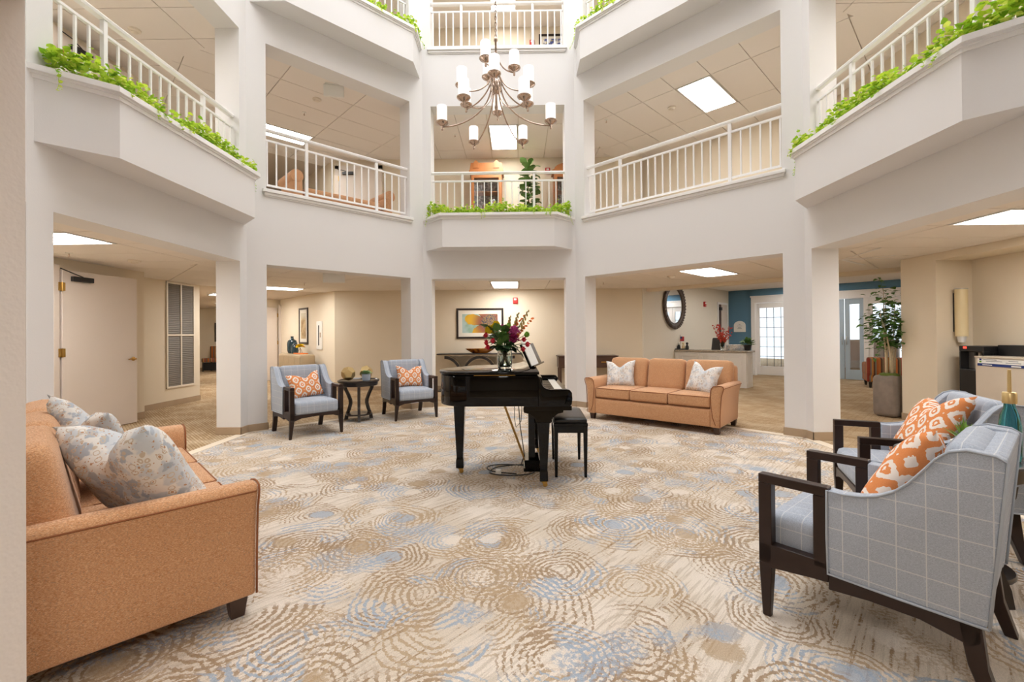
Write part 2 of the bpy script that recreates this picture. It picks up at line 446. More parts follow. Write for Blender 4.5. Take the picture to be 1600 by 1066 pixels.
# ------------------------------------------------------------------ helpers: geometry
class MB:
    def __init__(s):
        s.v = []; s.f = []
    def add(s, vs, fs, tf=None):
        k = len(s.v)
        s.v += [tuple(tf @ Vector(p)) if tf is not None else tuple(p) for p in vs]
        s.f += [tuple(i + k for i in f) for f in fs]
        return s
    def box(s, x0, x1, y0, y1, z0, z1, tf=None):
        return s.add([(x0, y0, z0), (x1, y0, z0), (x1, y1, z0), (x0, y1, z0), (x0, y0, z1), (x1, y0, z1), (x1, y1, z1), (x0, y1, z1)],
                     [(0, 3, 2, 1), (4, 5, 6, 7), (0, 1, 5, 4), (1, 2, 6, 5), (2, 3, 7, 6), (3, 0, 4, 7)], tf)
    def prism(s, poly, z0, z1, tf=None):
        a = sum(poly[i][0] * poly[(i + 1) % len(poly)][1] - poly[(i + 1) % len(poly)][0] * poly[i][1] for i in range(len(poly)))
        if a < 0:
            poly = poly[::-1]
        n = len(poly)
        return s.add([(x, y, z0) for x, y in poly] + [(x, y, z1) for x, y in poly],
                     [tuple(range(n - 1, -1, -1)), tuple(range(n, 2 * n))] + [(i, (i + 1) % n, n + (i + 1) % n, n + i) for i in range(n)], tf)
    def extr(s, poly, a0, a1, axis='x', tf=None):
        """2D outline extruded along an axis; poly holds the two other coordinates in order"""
        n = len(poly)
        mk = {'x': lambda a, p: (a, p[0], p[1]), 'y': lambda a, p: (p[0], a, p[1])}[axis]
        return s.add([mk(a0, p) for p in poly] + [mk(a1, p) for p in poly],
                     [tuple(range(n)), tuple(range(2 * n - 1, n - 1, -1))] + [(i, n + i, n + (i + 1) % n, (i + 1) % n) for i in range(n)], tf)
    def loft(s, rings, cap=True, tf=None, closed=True):
        n = len(rings[0]); k = len(rings); vs = [p for r in rings for p in r]; fs = []
        for j in range(k - 1):
            for i in range(n if closed else n - 1):
                fs.append((j * n + i, j * n + (i + 1) % n, (j + 1) * n + (i + 1) % n, (j + 1) * n + i))
        if cap:
            fs.append(tuple(range(n - 1, -1, -1))); fs.append(tuple(range((k - 1) * n, k * n)))
        return s.add(vs, fs, tf)
    def lathe(s, prof, n=20, c=(0, 0, 0), tf=None):
        rings = [[(c[0] + r * math.cos(2 * PI * i / n), c[1] + r * math.sin(2 * PI * i / n), c[2] + z) for i in range(n)] for r, z in prof]
        return s.loft(rings, True, tf)
    def cyl(s, c, r, h, n=16, r2=None, tf=None):
        return s.lathe([(r, 0), (r if r2 is None else r2, h)], n, c, tf)
    def tube(s, pts, rad, n=8, tf=None):
        pts = [Vector(p) for p in pts]
        rads = rad if isinstance(rad, (list, tuple)) else [rad] * len(pts)
        t = (pts[1] - pts[0]).normalized()
        up = Vector((0, 0, 1)) if abs(t.z) < 0.9 else Vector((1, 0, 0))
        u = t.cross(up).normalized(); rings = []
        for i, p in enumerate(pts):
            a = pts[max(i - 1, 0)]; b = pts[min(i + 1, len(pts) - 1)]
            t = (b - a).normalized()
            u = (u - t * u.dot(t)).normalized(); w = t.cross(u)
            rings.append([tuple(p + (u * math.cos(2 * PI * j / n) + w * math.sin(2 * PI * j / n)) * rads[i]) for j in range(n)])
        return s.loft(rings, True, tf)
    def rbox(s, cx, cy, cz, sx, sy, sz, r=0.03, n=6, puff=0.0, tf=None):
        """rounded cushion-like box"""
        hx, hy, hz = sx / 2, sy / 2, sz / 2
        r = min(r, hx, hy, hz)
        def pt(p):
            q = Vector(p)
            inner = Vector((max(-hx + r, min(hx - r, q.x)), max(-hy + r, min(hy - r, q.y)), max(-hz + r, min(hz - r, q.z))))
            d = q - inner
            w = inner + (d.normalized() * r if d.length > 1e-9 else d)
            if puff:
                w.z += puff * (1 if q.z > 0 else -1) * (abs(q.z) / hz) * max(0, 1 - (q.x / hx) ** 2) * max(0, 1 - (q.y / hy) ** 2)
            return (w.x + cx, w.y + cy, w.z + cz)
        def axis(h):
            e = [-h, -h + r * 0.3, -h + r]
            mid = [(-h + r) + (2 * h - 2 * r) * k / n for k in range(1, n)] if h - r > 1e-6 else []
            return e + mid + ([h - r, h - r * 0.3, h])
        ax, ay, az = axis(hx), axis(hy), axis(hz)
        idx = {}; vs = []; fs = []
        def g(p):
            k = tuple(round(c, 5) for c in p)
            if k not in idx:
                idx[k] = len(vs); vs.append(pt(p))
            return idx[k]
        def face(A, B, mk, flip):
            for i in range(len(A) - 1):
                for j in range(len(B) - 1):
                    q = [g(mk(A[i], B[j])), g(mk(A[i + 1], B[j])), g(mk(A[i + 1], B[j + 1])), g(mk(A[i], B[j + 1]))]
                    q = list(dict.fromkeys(q))
                    if len(q) > 2:
                        fs.append(tuple(q[::-1] if flip else q))
        face(ax, ay, lambda a, b: (a, b, hz), False); face(ax, ay, lambda a, b: (a, b, -hz), True)
        face(ax, az, lambda a, b: (a, -hy, b), False); face(ax, az, lambda a, b: (a, hy, b), True)
        face(ay, az, lambda a, b: (hx, a, b), False); face(ay, az, lambda a, b: (-hx, a, b), True)
        return s.add(vs, fs, tf)
    def ball(s, c, r, n=10, m=7, sc=(1, 1, 1), tf=None):
        prof = []
        rings = []
        for j in range(m + 1):
            th = PI * j / m
            rr = max(math.sin(th) * r, r * 0.02); z = -math.cos(th) * r
            rings.append([(c[0] + sc[0] * rr * math.cos(2 * PI * i / n), c[1] + sc[1] * rr * math.sin(2 * PI * i / n), c[2] + sc[2] * z) for i in range(n)])
        return s.loft(rings, True, tf)
    def mesh(s, name):
        me = bpy.data.meshes.new(name)
        me.from_pydata(s.v, [], s.f)
        me.validate()
        return me
    def build(s, name, mat, parent=None, smooth=False, bevel=0.0, seg=2, loc=None, rot=None, label=None, fix=True):
        me = s.mesh(name)
        if bevel or fix:
            bm = bmesh.new(); bm.from_mesh(me)
            if fix:
                bmesh.ops.recalc_face_normals(bm, faces=bm.faces)
            if bevel:
                eds = [e for e in bm.edges if len(e.link_faces) == 2 and e.calc_face_angle(0) > 0.6]
                bmesh.ops.bevel(bm, geom=eds, offset=bevel, segments=seg, affect='EDGES', profile=0.5, clamp_overlap=True)
            bm.to_mesh(me); bm.free()
        me.materials.append(M[mat] if isinstance(mat, str) else mat)
        if smooth:
            for p in me.polygons:
                p.use_smooth = True
            if smooth == 'auto' and hasattr(me, 'set_sharp_from_angle'):
                me.set_sharp_from_angle(angle=R(40))
        o = bpy.data.objects.new(name, me)
        COL.objects.link(o)
        if parent is not None:
            o.parent = parent
        if loc is not None:
            o.location = loc
        if rot is not None:
            o.rotation_euler = rot
        if label:
            o['label'] = label
        return o

def tag(o, label, cat=None, group=None, kind=None):
    if label: o['label'] = label
    if cat: o['category'] = cat
    if group: o['group'] = group
    if kind: o['kind'] = kind
    return o
def thing(name, label, cat, loc=(0, 0, 0), rotz=0.0, group=None):
    o = bpy.data.objects.new(name, None)
    o.empty_display_size = 0.1
    COL.objects.link(o)
    o.location = loc
    o.rotation_euler = (0, 0, rotz)
    return tag(o, label, cat, group)
def struct(o, label=None):
    o['kind'] = 'structure'
    if label: o['label'] = label
    return o
def inst(src, parent=None, loc=None, rot=None):
    o = src.copy()
    COL.objects.link(o)
    if parent is not None: o.parent = parent
    if loc is not None: o.location = loc
    if rot is not None: o.rotation_euler = rot
    return o
def copy_tree(src, loc, rotz, label, parent=None):
    r = src.copy(); COL.objects.link(r)
    r.location = loc; r.rotation_euler = (0, 0, rotz); r['label'] = label
    for ch in list(src.children):
        c = ch.copy(); COL.objects.link(c); c.parent = r
        for g in list(ch.children):
            d = g.copy(); COL.objects.link(d); d.parent = c
    return r
def T(x, y, z, rz=0, rx=0, ry=0):
    return Matrix.Translation((x, y, z)) @ Euler((rx, ry, rz)).to_matrix().to_4x4()
def clip(poly, a, b, c):
    """keep the part of a convex polygon where a*x+b*y<=c"""
    out = []
    for i in range(len(poly)):
        p, q = poly[i], poly[(i + 1) % len(poly)]
        dp, dq = a * p[0] + b * p[1] - c, a * q[0] + b * q[1] - c
        if dp <= 0: out.append(p)
        if (dp < 0 < dq) or (dq < 0 < dp):
            k = dp / (dp - dq)
            out.append((p[0] + (q[0] - p[0]) * k, p[1] + (q[1] - p[1]) * k))
    return out
def inside_clip(poly, region):
    """clip convex poly to convex counter-clockwise region"""
    for i in range(len(region)):
        (x0, y0), (x1, y1) = region[i], region[(i + 1) % len(region)]
        poly = clip(poly, (y1 - y0), -(x1 - x0), (y1 - y0) * x0 - (x1 - x0) * y0)
        if len(poly) < 3: return []
    return poly

# ------------------------------------------------------------------ plan of the atrium
YC, XLc, XRc = 8.059, -1.666, 1.046
DLn, DRn = 1.982, 2.478
XL, XR = XLc - DLn, XRc + DRn
WT = 0.32
STEP = 3.07
H1, H2, H3 = 2.29, 5.375, 8.45
SILL2, SILL3 = 3.33, 6.40
TOP = 12.6  # unseen upper walls, raised so the skylight spreads more evenly
YB = 1.30                       # plane of the opening the photographer stands in
LLp, CLp, CRp, RRp = (XL, YC - DLn), (XLc, YC), (XRc, YC), (XR, YC - DRn)
LNp = (XL, 3.33); LBp = (XL + (3.33 - YB), YB)
RNp = (XR, 2.85); RBp = (XR - (2.85 - YB), YB)
OCT = [LBp, LNp, LLp, CLp, CRp, RRp, RNp, RBp]      # clockwise seen from above
HC1, HC2, HC3 = 2.34, 5.42, 8.50

def facet(name, A, B, opens, label, mat='wall_white'):
    """wall between corners A and B (walked clockwise, so outside is to the left);
       opens: list of (s0, s1, z0, z1) openings along the wall"""
    A, B = Vector(A), Vector(B)
    d = (B - A); L = d.length; d.normalize(); nrm = Vector((-d.y, d.x))   # outward
    mt = WT * math.tan(R(22.5))
    def P(s, w):
        q = A + d * s + nrm * w
        return (q.x, q.y)
    s0 = min(o[0] for o in opens); s1 = max(o[1] for o in opens)
    mb = MB()
    mb.prism([P(0, 0), P(s0, 0), P(s0, WT), P(-mt, WT)], 0, TOP)
    mb.prism([P(s1, 0), P(L, 0), P(L + mt, WT), P(s1, WT)], 0, TOP)
    zs = sorted((o[2], o[3]) for o in opens)
    zz = 0
    for z0, z1 in zs + [(TOP, TOP)]:
        if z0 > zz + 1e-4:
            mb.prism([P(s0, 0), P(s1, 0), P(s1, WT), P(s0, WT)], zz, z0)
        zz = z1
    o = mb.build(name, mat)
    return struct(o, label), P, L, s0, s1

def std_opens(s0, s1, up=True):
    return [(s0, s1, 0, H1), (s0, s1, SILL2, H2), (s0, s1, SILL3, H3)]
LEN_L2 = DLn * 2 ** .5; LEN_R2 = DRn * 2 ** .5
walls = {}
walls['C'] = facet('wall_center', CLp, CRp, std_opens(0.147, (XRc - XLc) - 0.174), 'white painted wall facet straight ahead with stacked openings')
walls['L2'] = facet('wall_left_diagonal', LLp, CLp, std_opens(0.246, LEN_L2 - 0.263), 'white diagonal wall facet left of the centre')
walls['R2'] = facet('wall_right_diagonal', CRp, RRp, std_opens(0.203, LEN_R2 - 0.238), 'white diagonal wall facet right of the centre')
walls['L1'] = facet('wall_left', LNp, LLp, std_opens(0.194, (LLp[1] - LNp[1]) - 0.15), 'white side wall facet on the left')
walls['R1'] = facet('wall_right', RRp, RNp, std_opens(0.13, (RRp[1] - RNp[1]) - 0.2), 'white side wall facet on the right')
walls['L0'] = facet('wall_near_left', LBp, LNp, std_opens(0.25, (Vector(LNp) - Vector(LBp)).length - 0.08), 'white near diagonal wall on the left')
walls['R0'] = facet('wall_near_right', RNp, RBp, std_opens(0.2, (Vector(RNp) - Vector(RBp)).length - 0.2), 'white near diagonal wall on the right')
walls['B'] = facet('wall_near', RBp, LBp, [(0.2, (RBp[0] - LBp[0]) - 0.19, 0, H1), (0.2, (RBp[0] - LBp[0]) - 0.19, SILL2, H2), (0.2, (RBp[0] - LBp[0]) - 0.19, SILL3, H3)], 'cream wall facet with the opening at the camera', 'wall_pier')

# baseboards round the piers
nb = 0
for key in ('L1', 'L2', 'C', 'R2', 'R1'):
    o, P, L, s0, s1 = walls[key]
    mb = MB(); e = 0.012
    mb.prism([P(0, 0), P(s0 + e, 0), P(s0 + e, -e), P(0, -e)], 0, 0.10)
    mb.prism([P(s0, -e), P(s0 + e, -e), P(s0 + e, WT + e), P(s0, WT + e)], 0, 0.10)
    mb.prism([P(s1 - e, 0), P(L, 0), P(L, -e), P(s1 - e, -e)], 0, 0.10)
    mb.prism([P(s1 - e, -e), P(s1, -e), P(s1, WT + e), P(s1 - e, WT + e)], 0, 0.10)
    nb += 1
    struct(mb.build('baseboard_%d' % nb, 'baseboard_tan', bevel=0.003, seg=1), 'tan baseboard at the foot of the white piers')

# sills of the openings (stepped white moulding)
nt = 0
def sill(key, z):
    global nt
    o, P, L, s0, s1 = walls[key]
    mb = MB()
    for a, b, z0, z1 in ((0.05, 0.045, -0.035, 0.012), (0.03, 0.025, -0.075, -0.035), (0.015, 0.012, -0.095, -0.075)):
        mb.prism([P(s0 - a, -b), P(s1 + a, -b), P(s1 + a, 0), P(s0 - a, 0)], z + z0, z + z1)
    mb.prism([P(s0, 0), P(s1, 0), P(s1, WT), P(s0, WT)], z, z + 0.012)
    nt += 1
    struct(mb.build('trim_%d' % nt, 'trim_white', bevel=0.006), 'white moulded sill under a balcony railing')
for key, z in (('L2', SILL2), ('R2', SILL2), ('C', SILL3), ('L1', SILL3), ('R1', SILL3)):
    sill(key, z)
for key, z in (('C', SILL2), ('L1', SILL2), ('R1', SILL2), ('L2', SILL3), ('R2', SILL3)):
    o, P, L, s0, s1 = walls[key]
    mb = MB(); mb.prism([P(s0, 0), P(s1, 0), P(s1, WT), P(s0, WT)], z, z + 0.012)
    nt += 1
    struct(mb.build('trim_%d' % nt, 'trim_white'))

# ------------------------------------------------------------------ floors
SH = 0.05   # carpet pattern runs a little short of the wall line
oct_in = OCT
struct(MB().prism(oct_in, -0.1, 0.0).build('floor_atrium', 'carpet_rings'), 'beige carpet with overlapping brown and blue rings')
# border strips under the openings
for i, key in enumerate(('L1', 'L2', 'C', 'R2', 'R1', 'R0', 'B', 'L0')):
    o, P, L, s0, s1 = walls[key]
    mb = MB(); mb.prism([P(0, -0.06), P(L, -0.06), P(L, 0.06), P(0, 0.06)], -0.02, 0.004)
    struct(mb.build('trim_%d' % (nt + 1 + i), 'carpet_border'), 'narrow cream carpet border strip')
nt += 8
def ring_floor(name, z0, z1, mat, far=14.0, inner=0.2):
    """floor or slab around the atrium, out to the outer walls"""
    mb = MB()
    outer = []
    cx, cy = -0.1, 4.7
    ocs = []
    for i, p in enumerate(OCT):
        ocs.append(p)
    n = len(OCT)
    for i in range(n):
        a, b = Vector(OCT[i]), Vector(OCT[(i + 1) % n])
        def away(p, q, r):
            d1 = (q - p).normalized(); d2 = (r - q).normalized()
            n1 = Vector((-d1.y, d1.x)); n2 = Vector((-d2.y, d2.x))
            return (n1 + n2).normalized() / math.cos(R(22.5))
        p0, p1 = Vector(OCT[i - 1]), Vector(OCT[(i + 2) % n])
        oa = a + away(p0, a, b) * far; ob = b + away(a, b, p1) * far
        ia = a + away(p0, a, b) * inner; ib = b + away(a, b, p1) * inner
        mb.prism([tuple(ia), tuple(ib), tuple(ob), tuple(oa)], z0, z1)
    return mb.build(name, mat)
struct(ring_floor('floor_hall', -0.1, -0.001, 'carpet_hall', 18, 0.0), 'tan woven carpet of the surrounding halls')
struct(ring_floor('floor_second', 2.62, STEP, 'carpet_upper', 12), 'upper hall floor of the second storey')
struct(ring_floor('floor_third', 2.62 + STEP, 2 * STEP, 'carpet_upper', 12), 'upper hall floor of the third storey')
struct(ring_floor('roof', 9.0, 9.3, 'wall_white', 12), 'roof over the halls')
struct(MB().prism([(-6, 0), (6, 0), (6, 9), (-6, 9)], TOP, TOP + 0.1).build('ceiling_skylight_frame', 'wall_white'), 'roof above the atrium')

# ------------------------------------------------------------------ ceilings with lay-in tiles
def sector(key, depth):
    """convex region outside one wall facet"""
    o, P, L, s0, s1 = walls[key]
    k = math.tan(R(22.5))
    return [P(-WT * k, WT), P(-depth * k, depth), P(L + depth * k, depth), P(L + WT * k, WT)]
def ccw(poly):
    a = sum(poly[i][0] * poly[(i + 1) % len(poly)][1] - poly[(i + 1) % len(poly)][0] * poly[i][1] for i in range(len(poly)))
    return poly if a > 0 else poly[::-1]
full_tile = {}
troffer_src = {}
def troffer(center, ang, z, label, sx=0.57, sy=1.19):
    t = thing('ceiling_light', label, 'ceiling light', (center[0], center[1], z), ang, 'recessed ceiling lights')
    if 'f' not in troffer_src:
        f = MB(); w = 0.022
        f.box(-sx/2, sx/2, -sy/2, -sy/2 + w, -0.008, 0.03); f.box(-sx/2, sx/2, sy/2 - w, sy/2, -0.008, 0.03)
        f.box(-sx/2, -sx/2 + w, -sy/2 + w, sy/2 - w, -0.008, 0.03); f.box(sx/2 - w, sx/2, -sy/2 + w, sy/2 - w, -0.008, 0.03)
        troffer_src['f'] = f.build('frame', 'trim_white', t)
        n = 14; wv = MB(); ya, yb = -sy/2 + w, sy/2 - w
        xs = [-sx/2 + w + (sx - 2*w) * i / n for i in range(n + 1)]
        zf = lambda x: 0.012 - 0.014 * abs(math.sin((x / (sx/2 - w)) * PI))
        wv.loft([[(x, ya, zf(x)) for x in xs] + [(x, ya, 0.028) for x in reversed(xs)], [(x, yb, zf(x)) for x in xs] + [(x, yb, 0.028) for x in reversed(xs)]])
        troffer_src['d'] = wv.build('diffuser', 'troffer_glow', t, smooth='auto')
    else:
        inst(troffer_src['f'], t); inst(troffer_src['d'], t)
    return t
def tile_ceiling(name, z, regions, base_label):
    bmb = MB()
    for kk, dd in (('C', 2.6), ('R2', 3.4), ('R1', 2.6), ('L2', 14.0), ('L1', 3.2), ('L0', 6.0), ('R0', 6.0), ('B', 6.0)):
        bmb.prism(sector(kk, dd), z + 0.02, z + 0.06)
    base = bmb.build(name, 'ceiling_grid')
    struct(base, base_label)
    for region, ang, org, (tx, ty), holes in regions:
        region = ccw(region)
        ca, sa = math.cos(ang), math.sin(ang)
        toL = lambda p: ((p[0] - org[0]) * ca + (p[1] - org[1]) * sa, -(p[0] - org[0]) * sa + (p[1] - org[1]) * ca)
        toW = lambda q: (org[0] + q[0] * ca - q[1] * sa, org[1] + q[0] * sa + q[1] * ca)
        loc = [toL(p) for p in region]
        i0 = math.floor((min(p[0] for p in loc)) / tx - 0.5); i1 = math.ceil(max(p[0] for p in loc) / tx + 0.5)
        j0 = math.floor((min(p[1] for p in loc)) / ty - 0.5); j1 = math.ceil(max(p[1] for p in loc) / ty + 0.5)
        for i in range(i0, i1 + 1):
            for j in range(j0, j1 + 1):
                if (i, j) in holes:
                    continue
                g = 0.006
                cell = [((i - .5) * tx + g, (j - .5) * ty + g), ((i + .5) * tx - g, (j - .5) * ty + g), ((i + .5) * tx - g, (j + .5) * ty - g), ((i - .5) * tx + g, (j + .5) * ty - g)]
                cl = inside_clip(cell, loc)
                if len(cl) < 3: continue
                ar = abs(sum(cl[k][0] * cl[(k + 1) % len(cl)][1] - cl[(k + 1) % len(cl)][0] * cl[k][1] for k in range(len(cl)))) / 2
                if ar < 0.01: continue
                if ar > 0.999 * (tx - 2 * g) * (ty - 2 * g):
                    kk = (tx, ty)
                    w = toW((i * tx, j * ty))
                    if kk not in full_tile:
                        full_tile[kk] = MB().box(-tx/2 + g, tx/2 - g, -ty/2 + g, ty/2 - g, 0, 0.02).build('ceiling_tile', 'ceiling_tile', base, loc=(w[0], w[1], z), rot=(0, 0, ang))
                    else:
                        inst(full_tile[kk], base, (w[0], w[1], z), (0, 0, ang))
                else:
                    MB().prism([toW(q) for q in cl], z, z + 0.02).build('ceiling_tile', 'ceiling_tile', base)
    return base
TX, TY = 0.60, 1.22
A45 = R(-45)      # long tile axis along (1, 1)
def regs(g):
    tc = (-0.25, 9.60) if g else (-0.25, 9.50)
    tl = (-5.33, 9.79) if g else (-4.82, 9.12)
    return [
        (sector('C', 2.54), 0.0, tc, (TX, TY), {(0, 0)}),
        (sector('R2', 3.36), A45, (3.34, 7.90), (TX, TY), {(0, 0)}),
        (sector('L2', 4.2), A45, tl, (TX, TY), {(0, 0)}),
        (sector('L1', 2.85), R(90), (-5.05, 4.70), (TX, TY), {(0, 0)}),
        (sector('R1', 2.11), R(90), (4.85, 4.22), (TX, TY), {(0, 0)}),
    ]
tile_ceiling('ceiling_lower', HC1, regs(True), 'beige tiled ceiling of the ground floor halls')
tile_ceiling('ceiling_upper', HC2, regs(False), 'beige tiled ceiling of the second floor halls')
struct(ring_floor('ceiling_third', HC3, HC3 + 0.1, 'ceiling_tile', 10), 'plain ceiling of the third floor halls')
troffer((-0.25, 9.60), 0, HC1, 'bright ceiling panel above the flower picture, ground floor')
troffer((3.34, 7.90), A45, HC1, 'bright ceiling panel above the sofa with the round mirror behind')
troffer((-5.33, 9.79), A45, HC1, 'thin bright ceiling panel over the left hall with the dark vase')
troffer((-5.05, 4.70), R(90), HC1, 'bright ceiling panel above the left door, ground floor')
troffer((4.85, 4.22), R(90), HC1, 'bright ceiling panel at the right edge, ground floor')
troffer((-0.25, 9.50), 0, HC2, 'bright ceiling panel behind the chandelier, second floor')
troffer((3.34, 7.90), A45, HC2, 'bright ceiling panel over the right diagonal balcony, second floor')
troffer((-4.82, 9.12), A45, HC2, 'bright ceiling panel over the left diagonal balcony, second floor')
troffer((-5.05, 4.70), R(90), HC2, 'ceiling panel over the left side balcony, second floor')
troffer((4.85, 4.22), R(90), HC2, 'ceiling panel over the right side balcony, second floor')
troffer((-0.25, 9.50), 0, HC3 - 0.01, 'ceiling panel at the very top centre, third floor')
for k, (x, y, z, a) in enumerate(((0.0, -0.6, HC1, 0), (-4.9, 0.9, HC1, A45), (4.9, 0.6, HC1, A45), (-4.8, 9.1, HC3 - 0.01, A45), (3.34, 7.9, HC3 - 0.01, A45), (5.6, 11.2, 2.578, A45), (8.8, 8.9, 2.578, A45), (7.6, 12.2, 2.578, A45), (-7.16, 11.52, HC1, A45), (-9.35, 14.9, HC1, 0))):  # panels behind camera, in reception and left hall are unseen added fill
    troffer((x, y), a, z, ['added unseen fill panel over the hall behind the camera', 'ceiling panel in the hall beyond the near left pier', 'ceiling panel in the hall beyond the near right pier',
                           'ceiling panel over the left diagonal balcony, third floor', 'ceiling panel over the right diagonal balcony, third floor', 'added unseen fill panel above the reception desk', 'added unseen fill panel above the striped chair', 'added unseen fill panel by the entrance doors',
                           'added unseen fill panel over the middle of the left hall', 'added unseen fill panel over the farthest left hall'][k])

# ------------------------------------------------------------------ outer walls
def wall_seg(name, p, q, z0, z1, mat, th=0.12, label=None, base=True, side=1):
    """wall slab whose visible face runs from p to q; thickness goes to the left of p->q times side"""
    p, q = Vector(p), Vector(q); d = (q - p).normalized(); n = Vector((-d.y, d.x)) * th * side
    o = MB().prism([tuple(p), tuple(q), tuple(q + n), tuple(p + n)], z0, z1).build(name, mat)
    struct(o, label)
    if base:
        m = -n.normalized() * 0.014
        b = MB().prism([tuple(p), tuple(q), tuple(q + m), tuple(p + m)], z0, z0 + 0.10).build('baseboard', 'baseboard_tan', o)
    return o
G0, G1 = 0.0, HC1 + 0.3
# straight ahead (all storeys)
for z0, z1, nm in ((0, G1, 'lower'), (STEP, HC2 + 0.2, 'second'), (2 * STEP, HC3 + 0.2, 'third')):
    wall_seg('wall_back_' + nm, (-4.29, 10.6), (2.95, 10.6), z0, z1, 'wall_cream', label='cream hall wall straight ahead')
    wall_seg('wall_hall_right_' + nm, (-7.0, 13.31), (-4.29, 10.6), z0, z1, 'wall_cream', label='cream wall of the diagonal left hall')
for z0, z1, nm in ((STEP, HC2 + 0.2, 'second'), (2 * STEP, HC3 + 0.2, 'third')):
    wall_seg('wall_outer_right_' + nm, (2.80, 10.95), (5.9, 7.85), z0, z1, 'wall_cream', label='cream hall wall behind the right balcony')
    wall_seg('wall_side_right_' + nm, (5.64, 8.3), (5.64, -3), z0, z1, 'wall_cream', label='cream hall wall on the right')
    wall_seg('wall_outer_left_' + nm, (-6.0, 2.0), (-6.0, 7.3), z0, z1, 'wall_cream', label='cream hall wall on the left')
    wall_seg('wall_outer_far_left_' + nm, (-6.5, 7.2), (-6.5, 9.2), z0, z1, 'wall_cream', label='cream hall wall past the left door')
    wall_seg('wall_hall_left_' + nm, (-6.5, 9.2), (-9.0, 11.7), z0, z1, 'wall_cream', side=1, label='cream wall on the far side of the upper hall')
    wall_seg('wall_hall_end_' + nm, (-9.2, 11.11), (-7.0, 13.31), z0, z1, 'wall_cream', label='cream end wall of the upper hall')
# ground floor, left
wall_seg('wall_door_left', (-6.0, 2.0), (-6.0, 7.22), 0, G1, 'wall_cream', label='cream wall behind the open left door')
wall_seg('wall_grille', (-6.5, 7.1), (-6.5, 9.2), 0, G1, 'wall_cream', label='cream wall with the tall vent grille')
wall_seg('wall_hall_left', (-6.5, 9.2), (-9.0, 11.7), 0, G1, 'wall_cream', side=1, label='cream wall of the left hall seen edge on')
wall_seg('wall_hall_end', (-7.72, 12.59), (-7.0, 13.31), 0, G1, 'wall_cream', label='cream wall at the end of the left hall')
wall_seg('wall_hall_far', (-14.5, 17.2), (-8.0, 17.2), 0, G1, 'wall_cream', label='far wall of the left hall')
wall_seg('wall_hall_far_side', (-9.9, 17.2), (-7.72, 12.59), 0, G1, 'wall_cream', base=True, label='right wall of the farthest left hall')
wall_seg('wall_hall_far_left', (-9.0, 11.7), (-14.5, 17.2), 0, G1, 'wall_cream', side=1, label='left wall of the farthest left hall')
# hall behind the camera
wall_seg('wall_behind', (7.0, -3.0), (-7.0, -3.0), 0, TOP, 'wall_cream', label='cream wall behind the camera')
wall_seg('wall_behind_left', (-7.0, -3.0), (-6.0, 2.0), 0, TOP, 'wall_cream', label='cream wall behind the camera on the left')
# ground floor, right
wall_seg('wall_pier_right', (5.64, 6.72), (5.64, 6.16), 0, G1, 'wall_cream', th=0.75, label='cream wall beside the tall potted plant')
wall_seg('wall_niche_back', (6.12, 6.2), (6.12, -3.0), 0, G1, 'wall_cream', label='cream back wall of the water cooler niche')
struct(MB().box(5.64, 6.12, -3.0, 6.16, 2.245, HC1 + 0.02).build('ceiling_soffit', 'wall_cream'), 'lowered soffit above the water cooler niche')
# dropped beam along the edge of the reception
b0, b1 = Vector((2.80, 10.95)), Vector((6.5, 7.25)); d = (b1 - b0).normalized(); n = Vector((0.7071, 0.7071)) * 0.2
struct(MB().prism([tuple(b0), tuple(b1), tuple(b1 + n), tuple(b0 + n)], 2.27, 2.58).build('trim_beam', 'wall_cream'), 'cream beam at the edge of the reception')
# reception
wall_seg('wall_reception', (2.93, 10.58), (6.63, 14.28), 0, 2.58, 'wall_reception', label='pale wall with the round mirror behind the reception desk')
# blue wall with the glazed doors: pieces round the door openings
BL0, BL1 = Vector((6.63, 14.28)), Vector((10.6, 10.31))
bd = (BL1 - BL0).normalized(); bn = Vector((0.7071, 0.7071)); BLEN = (BL1 - BL0).length
def BP(s, w=0.0):
    q = BL0 + bd * s + bn * w
    return (q.x, q.y)
mb = MB()
DO = ((0.55, BLEN - 0.35),)
def bseg(s0, s1, z0, z1):
    mb.prism([BP(s0), BP(s1), BP(s1, 0.15), BP(s0, 0.15)], z0, z1)
bseg(0, 0.70, 0, 2.58); bseg(BLEN - 0.2, BLEN, 0, 2.58); bseg(0.55, BLEN - 0.2, 2.34, 2.58)
struct(mb.build('wall_blue', 'wall_blue'), 'slate blue wall above the glazed entrance doors')
struct(MB().prism([(2.5, 10.9), (6.2, 7.2), (16.5, 6.5), (16, 18), (6.6, 18)], 2.58, 2.61).build('ceiling_reception', 'ceiling_tile'), 'ceiling of the reception')
wall_seg('wall_reception_right', (10.6, 10.31), (6.45, 6.72), 0, 2.58, 'wall_cream', label='cream wall on the right of the reception', base=False)

